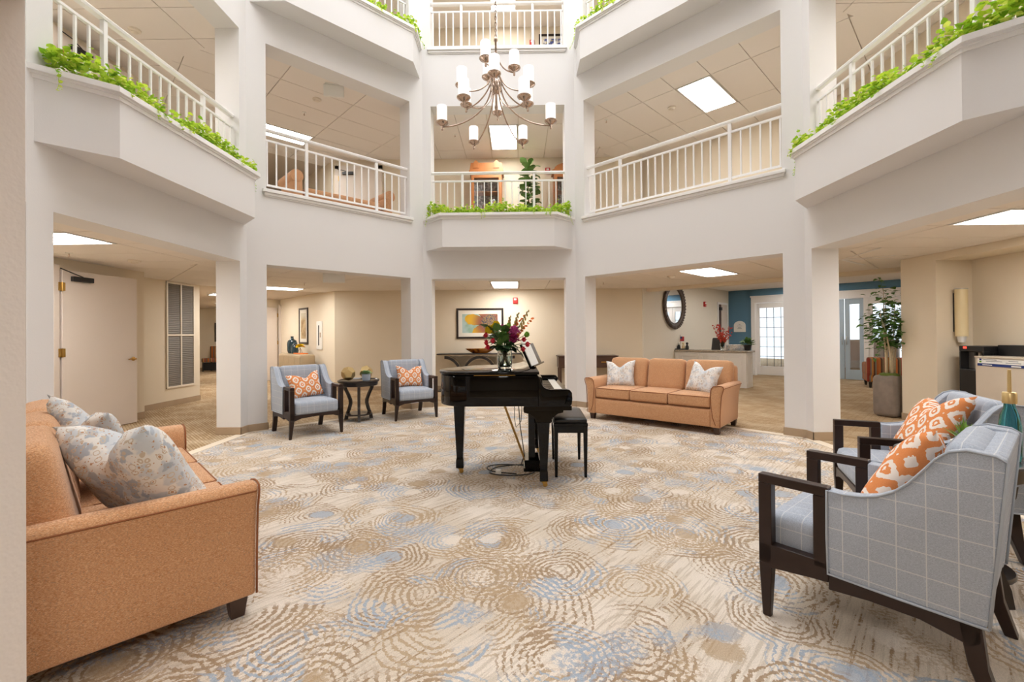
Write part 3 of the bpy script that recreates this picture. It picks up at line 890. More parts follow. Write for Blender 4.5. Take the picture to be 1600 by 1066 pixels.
# ------------------------------------------------------------------ balcony railings
def railing(key, zs, label, inset=0.10, n_mid=None, ends=0.55):
    o, P, L, s0, s1 = walls[key]
    A = Vector((*P(s0, inset), zs)); B = Vector((*P(s1, inset), zs))
    d = (B - A); W = d.length; ang = math.atan2(d.y, d.x)
    t = thing('balcony_railing', label, 'railing', A, ang)
    zt = 0.90
    prof = [(-0.028, zt - 0.045), (-0.034, zt - 0.02), (-0.022, zt - 0.004), (0, zt), (0.022, zt - 0.004), (0.034, zt - 0.02), (0.028, zt - 0.045)]
    MB().extr(prof, 0.004, W - 0.004, 'x').build('top_rail', 'trim_white', t, smooth='auto')
    MB().box(0.004, W - 0.004, -0.014, 0.014, zt - 0.185, zt - 0.155).build('middle_rail', 'trim_white', t, bevel=0.004, seg=1)
    xs = [ends, W - ends]
    pm = None
    for x in xs:
        if pm is None:
            pm = MB().box(-0.021, 0.021, -0.021, 0.021, 0.012, zt - 0.045).build('post', 'trim_white', t, bevel=0.003, seg=1, loc=(x, 0, 0))
        else:
            inst(pm, t, (x, 0, 0))
    bm_ = None
    segs = [(0.03, xs[0] - 0.021), (xs[0] + 0.021, xs[1] - 0.021), (xs[1] + 0.021, W - 0.03)]
    for a, b in segs:
        MB().box(a, b, -0.013, 0.013, 0.085, 0.112).build('bottom_rail', 'trim_white', t, bevel=0.004, seg=1)
        n = max(2, round((b - a) / 0.125))
        pts = [a + (b - a) * i / n for i in range(1, n)]
        if a < 0.05: pts = [0.04] + pts
        if b > W - 0.05: pts = pts + [W - 0.04]
        for x in pts:
            if bm_ is None:
                bm_ = MB().box(-0.0095, 0.0095, -0.0095, 0.0095, 0.10, zt - 0.17).build('baluster', 'trim_white', t, loc=(x, 0, 0))
            else:
                inst(bm_, t, (x, 0, 0))
    return t
railing('C', SILL2, 'white railing behind the straight planter in front of two wooden cabinets')
railing('L2', SILL2, 'white railing in front of the peach settee on the second floor', ends=0.58)
railing('R2', SILL2, 'white railing along the empty right diagonal balcony, second floor', ends=0.66)
railing('L1', SILL2, 'white railing rising toward the left edge behind the long ivy planter')
railing('R1', SILL2, 'white railing rising toward the right edge behind the ivy planter')
railing('C', SILL3, 'white railing at the top centre above the chandelier, third floor')
railing('L2', SILL3, 'white railing peeking over the top left planter, third floor')
railing('R2', SILL3, 'white railing peeking over the top right planter, third floor')
railing('L0', SILL2, 'white railing seen edge on at the far left pier')

# ------------------------------------------------------------------ planter boxes and ivy
def planter(key, z, label, off=0.35):
    o, P, L, s0, s1 = walls[key]
    zb, zc = z - 0.54, z - 0.04
    a, b = 0.05, L - 0.05
    mk = lambda a, b, w, i: [P(a, 0), P(a + i, -w), P(b - i, -w), P(b, 0)]
    t = thing('planter_box', label, 'planter', (*P(L / 2, 0), zb), 0.0, 'white planter boxes on the balconies')
    off3 = Vector((*P(L / 2, 0), zb))
    def rel(pl):
        return [(x - off3.x, y - off3.y) for x, y in pl]
    MB().prism(rel(mk(a, b, off, off)), 0, zc - zb).build('body', 'wall_white', t)
    cap = MB()
    # moulded rim built as a ring of stepped trapezoids
    def ringsteps(e0, z0, z1):
        outer = mk(a - e0, b + e0, off + e0 * 0.9, off); inner = mk(a + 0.05, b - 0.05, off - 0.05, off - 0.05)
        n = 4
        for i in range(3):
            q = [outer[i], outer[i + 1], inner[i + 1], inner[i]]
            cap.prism(rel(q), z0, z1)
    h = zc - zb
    ringsteps(0.012, h - 0.02, h + 0.012); ringsteps(0.028, h + 0.012, h + 0.03); ringsteps(0.050, h + 0.03, h + 0.075)
    cap.build('rim_moulding', 'trim_white', t, label='white stepped rim moulding')
    MB().prism(rel(mk(a + 0.06, b - 0.06, off - 0.06, off - 0.06)), h, h + 0.045).build('soil', 'soil', t)
    return t
def leaf_into(mb, p, dirv, size, rnd, fold=0.25):
    d = Vector(dirv).normalized()
    side = d.cross(Vector((rnd.uniform(-.4, .4), rnd.uniform(-.4, .4), 1))).normalized()
    up = side.cross(d).normalized()
    p = Vector(p); s = size
    w = 0.48
    vs = [p, p + d * 0.18 * s + side * w * s + up * fold * s * 0.5, p + d * 0.62 * s + side * w * 0.78 * s + up * fold * s * 0.45, p + d * s - up * 0.1 * s,
          p + d * 0.62 * s - side * w * 0.78 * s + up * fold * s * 0.45, p + d * 0.18 * s - side * w * s + up * fold * s * 0.5, p + d * 0.5 * s]
    mb.add([tuple(v) for v in vs], [(0, 1, 6), (1, 2, 6), (2, 3, 6), (3, 4, 6), (4, 5, 6), (5, 0, 6)])
def ivy(key, z, label, n, seed, off=0.35, trails=6, sprigs=10, size=0.050, lo=0.10):
    o, P, L, s0, s1 = walls[key]
    rnd = random.Random(seed)
    mb = MB()
    def pos(s, w, zz):
        x, y = P(s, w); return Vector((x, y, zz))
    inward = Vector((*P(0, -1), 0)) - Vector((*P(0, 0), 0))
    along = (Vector((*P(1, 0), 0)) - Vector((*P(0, 0), 0)))
    # height profile of clumps along the box
    ph = [rnd.uniform(0, 6.28) for _ in range(4)]
    def hgt(s):
        return 0.145 + 0.05 * math.sin(s * 5 + ph[0]) + 0.03 * math.sin(s * 11 + ph[1]) + 0.02 * math.sin(s * 23 + ph[2])
    for i in range(n):
        s = rnd.uniform(lo, L - lo)
        w = -rnd.uniform(0.02, off - 0.01)
        edge = min(s, L - s)
        if edge < off and -w > edge: w = -edge * rnd.random()
        h = hgt(s) * (rnd.random() ** 0.6) + 0.035
        if rnd.random() < 0.10: h += rnd.uniform(0, 0.09)
        p = pos(s, w, z + h - 0.01)
        dv = inward * rnd.uniform(-0.5, 1.2) + along * rnd.uniform(-1, 1) + Vector((0, 0, rnd.uniform(-0.5, 0.7)))
        leaf_into(mb, p, dv, size * rnd.uniform(0.55, 1.15), rnd)
    def strand(p, dv, length, g, sz):
        p = Vector(p); v = Vector(dv).normalized(); k = int(length / 0.022); pts = [p.copy()]
        for i in range(k):
            v = (v + Vector((rnd.uniform(-.25, .25), rnd.uniform(-.25, .25), g + rnd.uniform(-.2, .2)))).normalized()
            p = p + v * 0.022; pts.append(p.copy())
            if i % 1 == 0:
                leaf_into(mb, p, inward * rnd.uniform(.2, 1) + along * rnd.uniform(-1, 1) + Vector((0, 0, rnd.uniform(-.6, .3))), sz * rnd.uniform(.45, .9), rnd)
        if len(pts) > 2: mb.tube(pts, 0.0018, 4)
    for i in range(trails):
        s = rnd.uniform(0.35, L - 0.35)
        strand(pos(s, -off + 0.0, z + 0.05), inward + Vector((0, 0, .2)), rnd.uniform(0.08, 0.2), -0.35, size * 0.8)
    for e in (0.12, L - 0.12):
        strand(pos(e, -0.10, z + 0.05), inward * .6 + along * (-1 if e < 1 else 1) * .5, 0.24, -0.4, size * 0.75)
    for i in range(sprigs):
        s = rnd.uniform(0.3, L - 0.3)
        strand(pos(s, -rnd.uniform(.1, .3), z + 0.06), Vector((rnd.uniform(-.3, .3), rnd.uniform(-.3, .3), 1)), rnd.uniform(0.08, 0.17), 0.05, size * 0.9)
    ob = mb.build('ivy', 'leaf_lime', fix=False)
    return tag(ob, label, 'ivy', None, 'stuff')
for key, z, lp, li, n, sd in (('C', SILL2, 'white planter box straight ahead below the wooden cabinets', 'lime green ivy in the planter straight ahead', 2100, 1),
                              ('L1', SILL2, 'long white planter box on the left side wall', 'lime green ivy trailing from the long left planter', 3000, 2),
                              ('R1', SILL2, 'long white planter box on the right side wall', 'lime green ivy trailing from the long right planter', 3000, 3),
                              ('L2', SILL3, 'white planter box high up left of the chandelier', 'lime green ivy in the high planter left of the chandelier', 1800, 4),
                              ('R2', SILL3, 'white planter box high up right of the chandelier', 'lime green ivy in the high planter right of the chandelier', 1900, 5)):
    planter(key, z, lp)
    ivy(key, z, li, n, sd)

# ------------------------------------------------------------------ chandelier
CHX, CHY = -0.20, 4.70
ch = thing('chandelier', 'brushed nickel chandelier with three tiers of frosted glass lights', 'chandelier', (CHX, CHY, 0))
MB().lathe([(0.004, 3.62), (0.016, 3.64), (0.02, 3.66), (0.012, 3.68), (0.012, 3.80), (0.05, 3.815), (0.058, 3.84), (0.058, 3.90), (0.046, 3.93), (0.016, 3.945), (0.016, 4.10),
            (0.04, 4.11), (0.044, 4.13), (0.03, 4.15), (0.012, 4.16), (0.012, 4.34), (0.02, 4.35), (0.02, 4.37), (0.008, 4.39)], 20).build('stem', 'nickel', ch, smooth='auto')
shade_m = MB()
shade_m.loft([[(r * math.cos(2 * PI * i / 24), r * math.sin(2 * PI * i / 24), z) for i in range(24)] for r, z in ((0.02, 0.012), (0.050, 0.014), (0.052, 0.03), (0.052, 0.172), (0.048, 0.178), (0.044, 0.172), (0.044, 0.03), (0.01, 0.02))])
cup_m = MB().lathe([(0.006, -0.075), (0.011, -0.07), (0.011, -0.03), (0.022, -0.026), (0.036, -0.015), (0.058, -0.004), (0.066, 0.006), (0.066, 0.012), (0.056, 0.016), (0.03, 0.016)], 24)
cup_src = shade_src = None
for R_, zc, n, a0, zh, r0 in ((0.565, 3.50, 6, 0.0, 3.90, 0.05), (0.385, 3.78, 6, PI / 2, 4.06, 0.035), (0.19, 4.06, 3, 0.0, 4.22, 0.02)):
    asrc = None
    for k in range(n):
        a = a0 + 2 * PI * k / n
        if asrc is None:
            pts = []
            for i in range(15):
                tt = PI / 2 * i / 14
                pts.append((r0 + (R_ - r0) * (1 - math.cos(tt)), 0, zh - (zh - (zc - 0.04)) * math.sin(tt)))
            asrc = MB().tube(pts, 0.0075, 8).build('arm', 'nickel', ch, smooth=True, rot=(0, 0, a)); arm = asrc
        else:
            arm = inst(asrc, ch, None, (0, 0, a))
        if cup_src is None:
            cup_src = cup_m.build('light_cup', 'nickel', arm, smooth='auto', loc=(R_, 0, zc)); shade_src = shade_m.build('glass_shade', 'lamp_shade_glass', arm, smooth='auto', loc=(R_, 0, zc))
        else:
            inst(cup_src, arm, (R_, 0, zc)); inst(shade_src, arm, (R_, 0, zc))
lk = None
for i in range(26):
    z = 4.40 + i * 0.032
    if lk is None:
        pts = [(0.010 * math.cos(q * PI / 6), 0, 0.021 * math.sin(q * PI / 6)) for q in range(13)]
        lk = MB().tube(pts, 0.0035, 5).build('chain_link', 'nickel', ch, smooth=True, loc=(0, 0, z))
    else:
        inst(lk, ch, (0, 0, z), (0, 0, PI / 2 * (i % 2)))
MB().tube([(0.004, 0.004, 4.38), (0.004, 0.004, 9.6)], 0.003, 6).build('cord', 'nickel', ch)

# ------------------------------------------------------------------ throw pillows
def pillow(label, w, h, th, mat, mtx, chop=0.12, group=None, seed=0, name='throw_pillow'):
    rnd = random.Random(seed)
    n = 16; top = []; bot = []
    k1, k2 = rnd.uniform(-.03, .03), rnd.uniform(-.03, .03)
    def P(u, v, sgn):
        x = w / 2 * u * (1 - 0.10 * (1 - v * v)); y = h / 2 * v * (1 - 0.10 * (1 - u * u))
        y -= chop * h * math.exp(-((u + k1 * 4) / 0.36) ** 2) * max(0, v + 0.15) ** 1.6
        t = th / 2 * (max(0, (1 - u ** 4) * (1 - v ** 4))) ** 0.5 * (1 - 0.18 * math.exp(-(u / 0.3) ** 2) * max(0, v))
        t *= 1 + 0.10 * math.sin(5 * u + 9 * k1) * math.sin(4 * v + 7 * k2)
        return (x, y, sgn * t)
    mb = MB(); us = [-1 + 2 * i / n for i in range(n + 1)]
    for sgn in (1, -1):
        vs = [P(u, v, sgn) for v in us for u in us]
        fs = []
        for j in range(n):
            for i in range(n):
                q = (j * (n + 1) + i, j * (n + 1) + i + 1, (j + 1) * (n + 1) + i + 1, (j + 1) * (n + 1) + i)
                fs.append(q if sgn > 0 else q[::-1])
        mb.add(vs, fs)
    o = mb.build(name, mat, smooth=True)
    bm = bmesh.new(); bm.from_mesh(o.data); bmesh.ops.remove_doubles(bm, verts=bm.verts, dist=0.0004); bm.to_mesh(o.data); bm.free()
    for p in o.data.polygons: p.use_smooth = True
    o.matrix_world = mtx
    return tag(o, label, 'pillow', group)

# ------------------------------------------------------------------ armchair (front toward -Y)
def armchair(label, loc, rotz):
    t = thing('armchair', label, 'armchair', loc, rotz, 'grey-blue plaid armchairs')
    for s in (-1, 1):
        x0, x1 = sorted((s * 0.335, s * 0.283))
        f = MB()
        f.loft([[(s * .325 - .018, -.345, 0), (s * .325 + .012, -.345, 0), (s * .325 + .012, -.312, 0), (s * .325 - .018, -.312, 0)],
                [(x0, -.36, .24), (x1, -.36, .24), (x1, -.305, .24), (x0, -.305, .24)]])
        f.build('leg', 'dark_wood', t, bevel=0.003, seg=1)
        r = MB()
        r.loft([[(x0, .375, 0), (x1, .375, 0), (x1, .415, 0), (x0, .415, 0)], [(x0, .325, .14), (x1, .325, .14), (x1, .375, .14), (x0, .375, .14)],
                [(x0, .30, .29), (x1, .30, .29), (x1, .36, .29), (x0, .36, .29)]])
        r.build('leg', 'dark_wood', t, bevel=0.003, seg=1)
        a = MB()
        a.box(x0, x1, -.36, -.305, .24, .605); a.box(x0, x1, -.36, -.085, .605, .645); a.box(x0, x1, -.14, -.085, .30, .605)
        a.extr([(-.36, .24), (-.305, .225), (-.14, .245), (-.085, .25), (-.085, .33), (-.36, .33)], x0, x1, 'x')
        a.build('arm_frame', 'dark_wood', t, bevel=0.004)
        sr = MB().extr([(-.085, .222), (.05, .235), (.2, .235), (.335, .205), (.36, .225), (.36, .295), (-.085, .295)], x0, x1, 'x')
        sr.build('side_rail', 'dark_wood', t, bevel=0.003, seg=1)
        # upholstered side panel with its sweeping top line
        sweep = [(-.085, .635), (-.03, .632), (.03, .64), (.08, .655), (.13, .685), (.175, .73), (.215, .785), (.25, .835), (.285, .868), (.33, .882), (.40, .875)]
        poly = [(.375, .29), (-.075, .29), (-.085, .30)] + sweep + [(.425, .862)]
        poly = poly[::-1]
        xa, xb = sorted((s * 0.342, s * 0.268))
        MB().extr(poly, xa, xb, 'x').build('side_panel', 'plaid_blue', t, smooth='auto', bevel=0.010, seg=2)
        xo = s * 0.343
        loop = [(xo, y, z + .002) for y, z in sweep] + [(xo, .428, .86), (xo, .38, .29)]
        MB().tube([(xo, .38, .288), (xo, .15, .288), (xo, -.085, .292), (xo, -.087, .45)] + loop[:-1] + [(xo, .38, .288)], 0.005, 6).build('piping', 'plaid_piping', t, smooth=True)
    MB().extr([(-.283, .225), (-.2, .252), (0, .262), (.2, .252), (.283, .225), (.283, .30), (-.283, .30)], -.355, -.31, 'y').build('front_rail', 'dark_wood', t, bevel=0.003, seg=1)
    MB().box(-.283, .283, .32, .358, .22, .295).build('back_rail', 'dark_wood', t, bevel=0.003, seg=1)
    MB().extr([(.30, .29), (.372, .29), (.425, .862), (.40, .872), (.345, .868)], -.268, .268, 'x').build('back_panel', 'plaid_blue', t, bevel=0.008)
    bc = MB(); bc.rbox(0, 0, 0, .528, .115, .50, .045, 6, tf=T(0, .285, .640, rx=R(-9)))
    bc.build('back_cushion', 'plaid_blue', t, smooth=True)
    sc = MB(); sc.rbox(0, -.062, .372, .556, .588, .165, .04, 6, puff=0.018)
    sc.build('seat_cushion', 'plaid_blue', t, smooth=True)
    return t
def on_thing(t, local):
    return Matrix.Translation(t.location) @ Matrix.Rotation(t.rotation_euler[2], 4, 'Z') @ local
def chair_pillow(t, label, dx=0.0, tilt=-22, roll=0, seed=0, dy=0.0, yawd=0, w=.44, h=.36, dz=0.0):
    m = on_thing(t, T(dx, .095 + dy, .625 + dz, rz=R(yawd)) @ Euler((R(90 + tilt), 0, 0)).to_matrix().to_4x4() @ Euler((0, 0, R(roll))).to_matrix().to_4x4())
    return pillow(label, w, h, .15, 'ikat_orange', m, 0.16, 'orange lattice pillows on the armchairs', seed)
c1 = armchair('blue-grey armchair on the left, beside the white pier and the round table', (-2.83, 6.08, 0), R(44))
chair_pillow(c1, 'orange and white lattice pillow in the armchair by the left pier', 0.0, -22, 8, 1)
c2 = armchair('blue-grey armchair left of the piano, behind the small round table', (-1.73, 7.24, 0), R(32))
chair_pillow(c2, 'orange and white lattice pillow in the armchair left of the piano', 0.03, -20, -3, 2)
c3 = armchair('large near armchair at the right edge showing its plaid side', (1.60, 2.06, 0), R(-140))
chair_pillow(c3, 'orange and white lattice pillow slumped in the nearest right armchair', -0.02, -30, 12, 3, w=.50, h=.47, dz=0.045)
c4 = armchair('blue-grey armchair behind the nearest one at the right, facing left', (2.56, 2.98, 0), R(-113))
chair_pillow(c4, 'orange and white lattice pillow in the farther right armchair', -0.02, -32, 10, 4, w=.54, h=.47, dz=0.05)

# ------------------------------------------------------------------ sofa (front toward -Y)
def sofa(label, loc, rotz):
    t = thing('sofa', label, 'sofa', loc, rotz, 'peach tweed three-seat sofas')
    lg = None
    for x in (-.90, .90):
        for y in (-.37, .37):
            if lg is None:
                m = MB(); m.loft([[(-.028, -.028, 0), (.028, -.028, 0), (.028, .028, 0), (-.028, .028, 0)], [(-.04, -.04, .10), (.04, -.04, .10), (.04, .04, .10), (-.04, .04, .10)]])
                lg = m.build('leg', 'sofa_leg', t, bevel=0.003, seg=1, loc=(x, y, 0))
            else:
                inst(lg, t, (x, y, 0))
    MB().rbox(0, .0, .205, 1.80, .83, .23, .02, 4).build('base', 'tweed_peach', t, smooth=True)
    for s in (-1, 1):
        prof = [(.835, .09), (.950, .09), (.955, .25), (.965, .40), (.975, .50), (.996, .565), (1.002, .592), (.996, .612), (.98, .622), (.93, .624), (.875, .612), (.85, .58), (.838, .50), (.835, .3)]
        prof = [(s * x, z) for x, z in prof]
        if s < 0: prof = prof[::-1]
        MB().extr(prof, -.44, .40, 'y').build('arm', 'tweed_peach', t, smooth='auto', bevel=0.016, seg=3)
        # welt round the front of the arm
        fp = [(s * x, -.441, z) for x, z in ((.955, .10), (.958, .25), (.968, .40), (.977, .50), (.998, .565), (1.003, .592), (.996, .614), (.97, .622), (.93, .622), (.875, .610), (.85, .575), (.84, .5), (.85, .35), (.865, .22), (.90, .12))]
        MB().tube(fp, 0.005, 6).build('piping', 'piping_brown', t, smooth=True)
        MB().tube([(s * 1.001, -.43, .588), (s * 1.002, 0, .588), (s * 1.001, .40, .588)], 0.004, 6).build('piping', 'piping_brown', t, smooth=True)
    MB().extr([(.26, .09), (.43, .09), (.445, .80), (.40, .84), (.33, .82)], -.95, .95, 'x').build('back_frame', 'tweed_peach', t, bevel=0.03, seg=3, smooth='auto')
    for k in (-1, 0, 1):
        wd = .572 if k == 0 else .64
        cx = k * .572 + (k * .034)
        b = MB(); b.rbox(0, 0, 0, wd, .21, .50, .075, 7, tf=T(cx, .285, .655, rx=R(-12)))
        b.build('back_cushion', 'tweed_peach', t, smooth=True)
        c = MB(); c.rbox(k * .556, -.125, .405, .552, .60, .15, .03, 6, puff=0.014)
        q = c.build('seat_cushion', 'tweed_peach', t, smooth=True)
        pp = MB(); xa, xb = k * .556 - .268, k * .556 + .268
        for z in (.470, .338):
            pp.tube([(xa, .1, z), (xa, -.40, z), (xa + .02, -.42, z), (xb - .02, -.42, z), (xb, -.40, z), (xb, .1, z)], 0.005, 6)
        pp.build('piping', 'piping_brown', q, smooth=True)
    MB().rbox(0, -.41, .20, 1.66, .03, .215, .012, 4).build('front_panel', 'tweed_peach', t, smooth=True)
    return t
s1 = sofa('peach tweed sofa in front of the reception opening, right of the piano', (2.08, 6.66, 0), R(-40))
s2 = sofa('peach tweed sofa in the near left corner showing its broad side', (-2.215, 2.475, 0), R(135))
def sofa_pillow(t, label, x, roll, yawd, seed, mat, w=.46, h=.44, tilt=-20, y=.06, z=.655, th=.17):
    m = on_thing(t, T(x, y, z, rz=R(yawd)) @ Euler((R(90 + tilt), 0, 0)).to_matrix().to_4x4() @ Euler((0, 0, R(roll))).to_matrix().to_4x4())
    return pillow(label, w, h, th, mat, m, 0.17, 'pale patterned pillows on the sofas', seed)
sofa_pillow(s1, 'white floral pillow at the left end of the sofa by the piano', -.66, 3, 14, 5, 'paisley_far')
sofa_pillow(s1, 'white floral pillow at the right end of the sofa by the piano', .60, -8, -16, 6, 'paisley_far')
sofa_pillow(s2, 'paisley pillow leaning on the near arm of the left sofa', -.66, -4, 30, 7, 'paisley_near', .58, .55, -32, -.03, .69, .22)
sofa_pillow(s2, 'paisley pillow behind the nearest one on the left sofa', -.02, 8, 22, 8, 'paisley_near', .54, .52, -20, .09, .72, .15)

# ------------------------------------------------------------------ round side tables
def side_table(label, loc, rotz=0, top=0.615, rad=0.30):
    t = thing('side_table', label, 'side table', loc, rotz, 'round dark side tables')
    MB().lathe([(rad - .03, top - .085), (rad - .02, top - .08), (rad - .015, top - .035), (rad, top - .03), (rad + .008, top - .012), (rad + .004, top), (rad - .012, top + .004), (rad - .022, top - .008), (.01, top - .008)], 40).build('table_top', 'black_wood', t, smooth='auto')
    MB().lathe([(.01, .085), (.19, .085), (.195, .093), (.195, .103), (.19, .11), (.01, .11)], 32).build('lower_shelf', 'black_wood', t, smooth='auto')
    lg = None
    for k in range(3):
        a = R(20) + 2 * PI * k / 3
        if lg is None:
            prof = [(.235, top - .085), (.225, top - .14), (.18, top - .22), (.14, top - .31), (.135, .25), (.165, .15), (.20, .08), (.215, .0)]
            m = MB(); rings = []
            for i, (r, z) in enumerate(prof):
                hw = .021
                rings.append([(r - .02, -hw, z), (r + .02, -hw, z), (r + .02, hw, z), (r - .02, hw, z)])
            lg = m.loft(rings).build('leg', 'black_wood', t, smooth='auto', rot=(0, 0, a))
        else:
            inst(lg, t, None, (0, 0, a))
    return t
st1 = side_table('round dark wood side table between the two left armchairs', (-2.44, 6.93, 0), R(30))
st2 = side_table('round dark wood side table between the two right armchairs', (2.28, 2.37, 0), R(10), top=.66, rad=.26)
def dodeca(label, loc, r, rz):
    phi = (1 + 5 ** .5) / 2
    vs = [(x, y, z) for x in (-1, 1) for y in (-1, 1) for z in (-1, 1)]
    vs += [(0, y / phi, z * phi) for y in (-1, 1) for z in (-1, 1)] + [(x / phi, y * phi, 0) for x in (-1, 1) for y in (-1, 1)] + [(x * phi, 0, z / phi) for x in (-1, 1) for z in (-1, 1)]
    bm = bmesh.new()
    rot = Euler((R(31.7), 0, 0)).to_matrix()
    for v in vs: bm.verts.new(rot @ Vector(v) * r / 3 ** .5)
    bmesh.ops.convex_hull(bm, input=bm.verts)
    bmesh.ops.dissolve_limit(bm, angle_limit=R(5), verts=bm.verts, edges=bm.edges)
    zmin = min(v.co.z for v in bm.verts)
    for v in bm.verts: v.co.z -= zmin
    bmesh.ops.bevel(bm, geom=list(bm.edges), offset=0.003, segments=1, affect='EDGES')
    me = bpy.data.meshes.new('dodecahedron_ornament'); bm.to_mesh(me); bm.free(); me.materials.append(M['gold'])
    o = bpy.data.objects.new('dodecahedron_ornament', me); COL.objects.link(o); o.location = loc; o.rotation_euler = (0, 0, rz)
    return tag(o, label, 'ornament', 'gold faceted ornaments')
tz = 0.608
dodeca('gold faceted ball ornament at the front left of the round table', (-2.57, 6.85, tz), .11, R(20))
dodeca('gold faceted ball ornament behind the small succulent pot', (-2.38, 7.10, tz), .11, R(50))
pt = thing('potted_succulent', 'small pale blue pot with a succulent beside the gold ornaments', 'potted plant', (-2.30, 6.86, tz))
MB().lathe([(.045, 0), (.055, .004), (.062, .05), (.065, .10), (.06, .10), (.056, .085), (.01, .085)], 24).build('pot', 'pale_blue_pot', pt, smooth='auto')
m = MB(); rnd = random.Random(3)
for ring, (rr, zz, nn, sz) in enumerate(((.01, .13, 5, .05), (.02, .115, 7, .065), (.03, .10, 8, .075))):
    for k in range(nn):
        a = 2 * PI * k / nn + ring * .4
        leaf_into(m, (rr * math.cos(a), rr * math.sin(a), zz), (math.cos(a), math.sin(a), .7 - .2 * ring), sz, rnd, .15)
m.build('rosette', 'succulent', pt, fix=False)
# right side table: spiky plant and teal bottle
sp = thing('spiky_plant', 'small spiky green plant peeking over the nearest armchair', 'potted plant', (2.31, 2.37, .652))
MB().lathe([(.04, 0), (.05, .003), (.058, .06), (.058, .075), (.05, .075), (.01, .068)], 20).build('pot', 'white_plastic', sp, smooth='auto')
m = MB(); rnd = random.Random(9)
for k in range(46):
    a = rnd.uniform(0, 2 * PI); e = rnd.uniform(.35, 1.4); L = rnd.uniform(.09, .14)
    d = Vector((math.cos(a) * math.cos(e), math.sin(a) * math.cos(e), math.sin(e)))
    b = Vector((0, 0, .07)); sd = d.cross(Vector((0, 0, 1))).normalized() * .006
    m.add([tuple(b - sd), tuple(b + sd), tuple(b + d * L * .6 + sd * .9 + Vector((0, 0, .004))), tuple(b + d * L), tuple(b + d * L * .6 - sd * .9 + Vector((0, 0, .004)))], [(0, 1, 2, 3, 4)])
m.build('blades', 'spiky_green', sp, fix=False)
bt = thing('teal_bottle', 'teal glass bottle with a tall gold stopper at the right edge', 'bottle', (2.43, 2.27, .652))
MB().lathe([(.02, 0), (.036, .003), (.042, .03), (.042, .17), (.036, .225), (.022, .265), (.021, .285), (.01, .285)], 24).build('body', 'teal_glass', bt, smooth='auto')
MB().lathe([(.026, .285), (.027, .29), (.027, .335), (.024, .34), (.008, .34), (.007, .45), (.003, .452)], 20).build('stopper', 'gold', bt, smooth='auto', label='gold stopper')

# ------------------------------------------------------------------ grand piano (keyboard toward +X)
pn = thing('grand_piano', 'glossy black baby grand piano with closed lid', 'piano', (0, 0, 0))
YN, YF = 3.74, 5.10
def spl(pts, n=6):
    out = []
    for i in range(len(pts) - 1):
        p0 = pts[max(i - 1, 0)]; p1 = pts[i]; p2 = pts[i + 1]; p3 = pts[min(i + 2, len(pts) - 1)]
        for k in range(n):
            u = k / n
            out.append(tuple(0.5 * ((2 * p1[j]) + (-p0[j] + p2[j]) * u + (2 * p0[j] - 5 * p1[j] + 4 * p2[j] - p3[j]) * u * u + (-p0[j] + 3 * p1[j] - 3 * p2[j] + p3[j]) * u ** 3) for j in range(2)))
    out.append(pts[-1])
    return out
curve = spl([(-.42, YN), (-.565, YN + .05), (-.655, YN + .17), (-.68, YN + .33), (-.645, YN + .52), (-.53, YN + .69), (-.36, YN + .83), (-.17, YN + .95), (-.03, YN + 1.10), (.04, YN + 1.25), (.06, YF)])
outline = [(.17, YN)] + curve + [(.17, YF)]
def grow(e):
    # simple outward offset
    n = len(outline); r = []
    area = sum(outline[i][0] * outline[(i + 1) % n][1] - outline[(i + 1) % n][0] * outline[i][1] for i in range(n))
    sg = 1 if area > 0 else -1
    for i in range(n):
        a, b, c = Vector(outline[i - 1]), Vector(outline[i]), Vector(outline[(i + 1) % n])
        d1 = (b - a).normalized(); d2 = (c - b).normalized()
        nn = (Vector((d1.y, -d1.x)) + Vector((d2.y, -d2.x))) * sg
        nn = nn.normalized() if nn.length > 1e-6 else Vector((0, 0))
        r.append(tuple(b + nn * e))
    return r
def rim_outline(x): return outline
MB().prism(outline, .70, .952).build('rim', 'piano_black', pn, smooth='auto', bevel=0.004, seg=2)
lid = grow(.012)
MB().prism(clip(lid, 1, 0, -.022) if False else [p for p in lid], .962, .985).build('lid', 'piano_black', pn, smooth='auto', bevel=0.005, seg=2)
MB().box(-.36, -.02, YN - .0155, YN - .012, .9575, .9615).build('hinge_strip', 'brass', pn, label='thin brass hinge strip')
arm_prof = [(.1705, .70), (.43, .70), (.445, .715), (.45, .76), (.447, .81), (.43, .832), (.405, .838), (.27, .838), (.235, .845), (.212, .862), (.197, .89), (.185, .93), (.1705, .952)]
for y0, y1 in ((YN, YN + .055), (YF - .055, YF)):
    MB().extr(arm_prof, y0, y1, 'y').build('cheek', 'piano_black', pn, smooth='auto', bevel=0.004)
MB().box(.05, .445, YN, YF, .665, .702).build('key_bed', 'piano_black', pn, bevel=0.004)
MB().box(.10, .44, YN + .055, YF - .055, .70, .755).build('key_frame', 'piano_black', pn, bevel=0.003)
MB().box(.405, .44, YN + .055, YF - .055, .755, .80).build('key_slip', 'piano_black', pn, bevel=0.003)
MB().extr([(.165, .755), (.215, .755), (.205, .93), (.165, .945)], YN + .055, YF - .055, 'y').build('fallboard', 'piano_black', pn, bevel=0.003)
for y0, y1 in ((YN + .055, YN + .12), (YF - .12, YF - .055)):
    MB().box(.215, .405, y0, y1, .755, .812).build('key_block', 'piano_black', pn, bevel=0.004)
wk = MB(); bk = MB(); nk = 52; y0 = YN + .122; yw = (YF - YN - .244) / nk
for i in range(nk):
    wk.box(.225, .402, y0 + i * yw + .0006, y0 + (i + 1) * yw - .0006, .775, .796)
    if (i % 7) in (0, 2, 3, 5, 6):
        bk.box(.225, .325, y0 + (i + 1) * yw - .005, y0 + (i + 1) * yw + .005, .79, .808)
o = wk.build('white_keys', 'ivory_key', pn); o['kind'] = 'stuff'
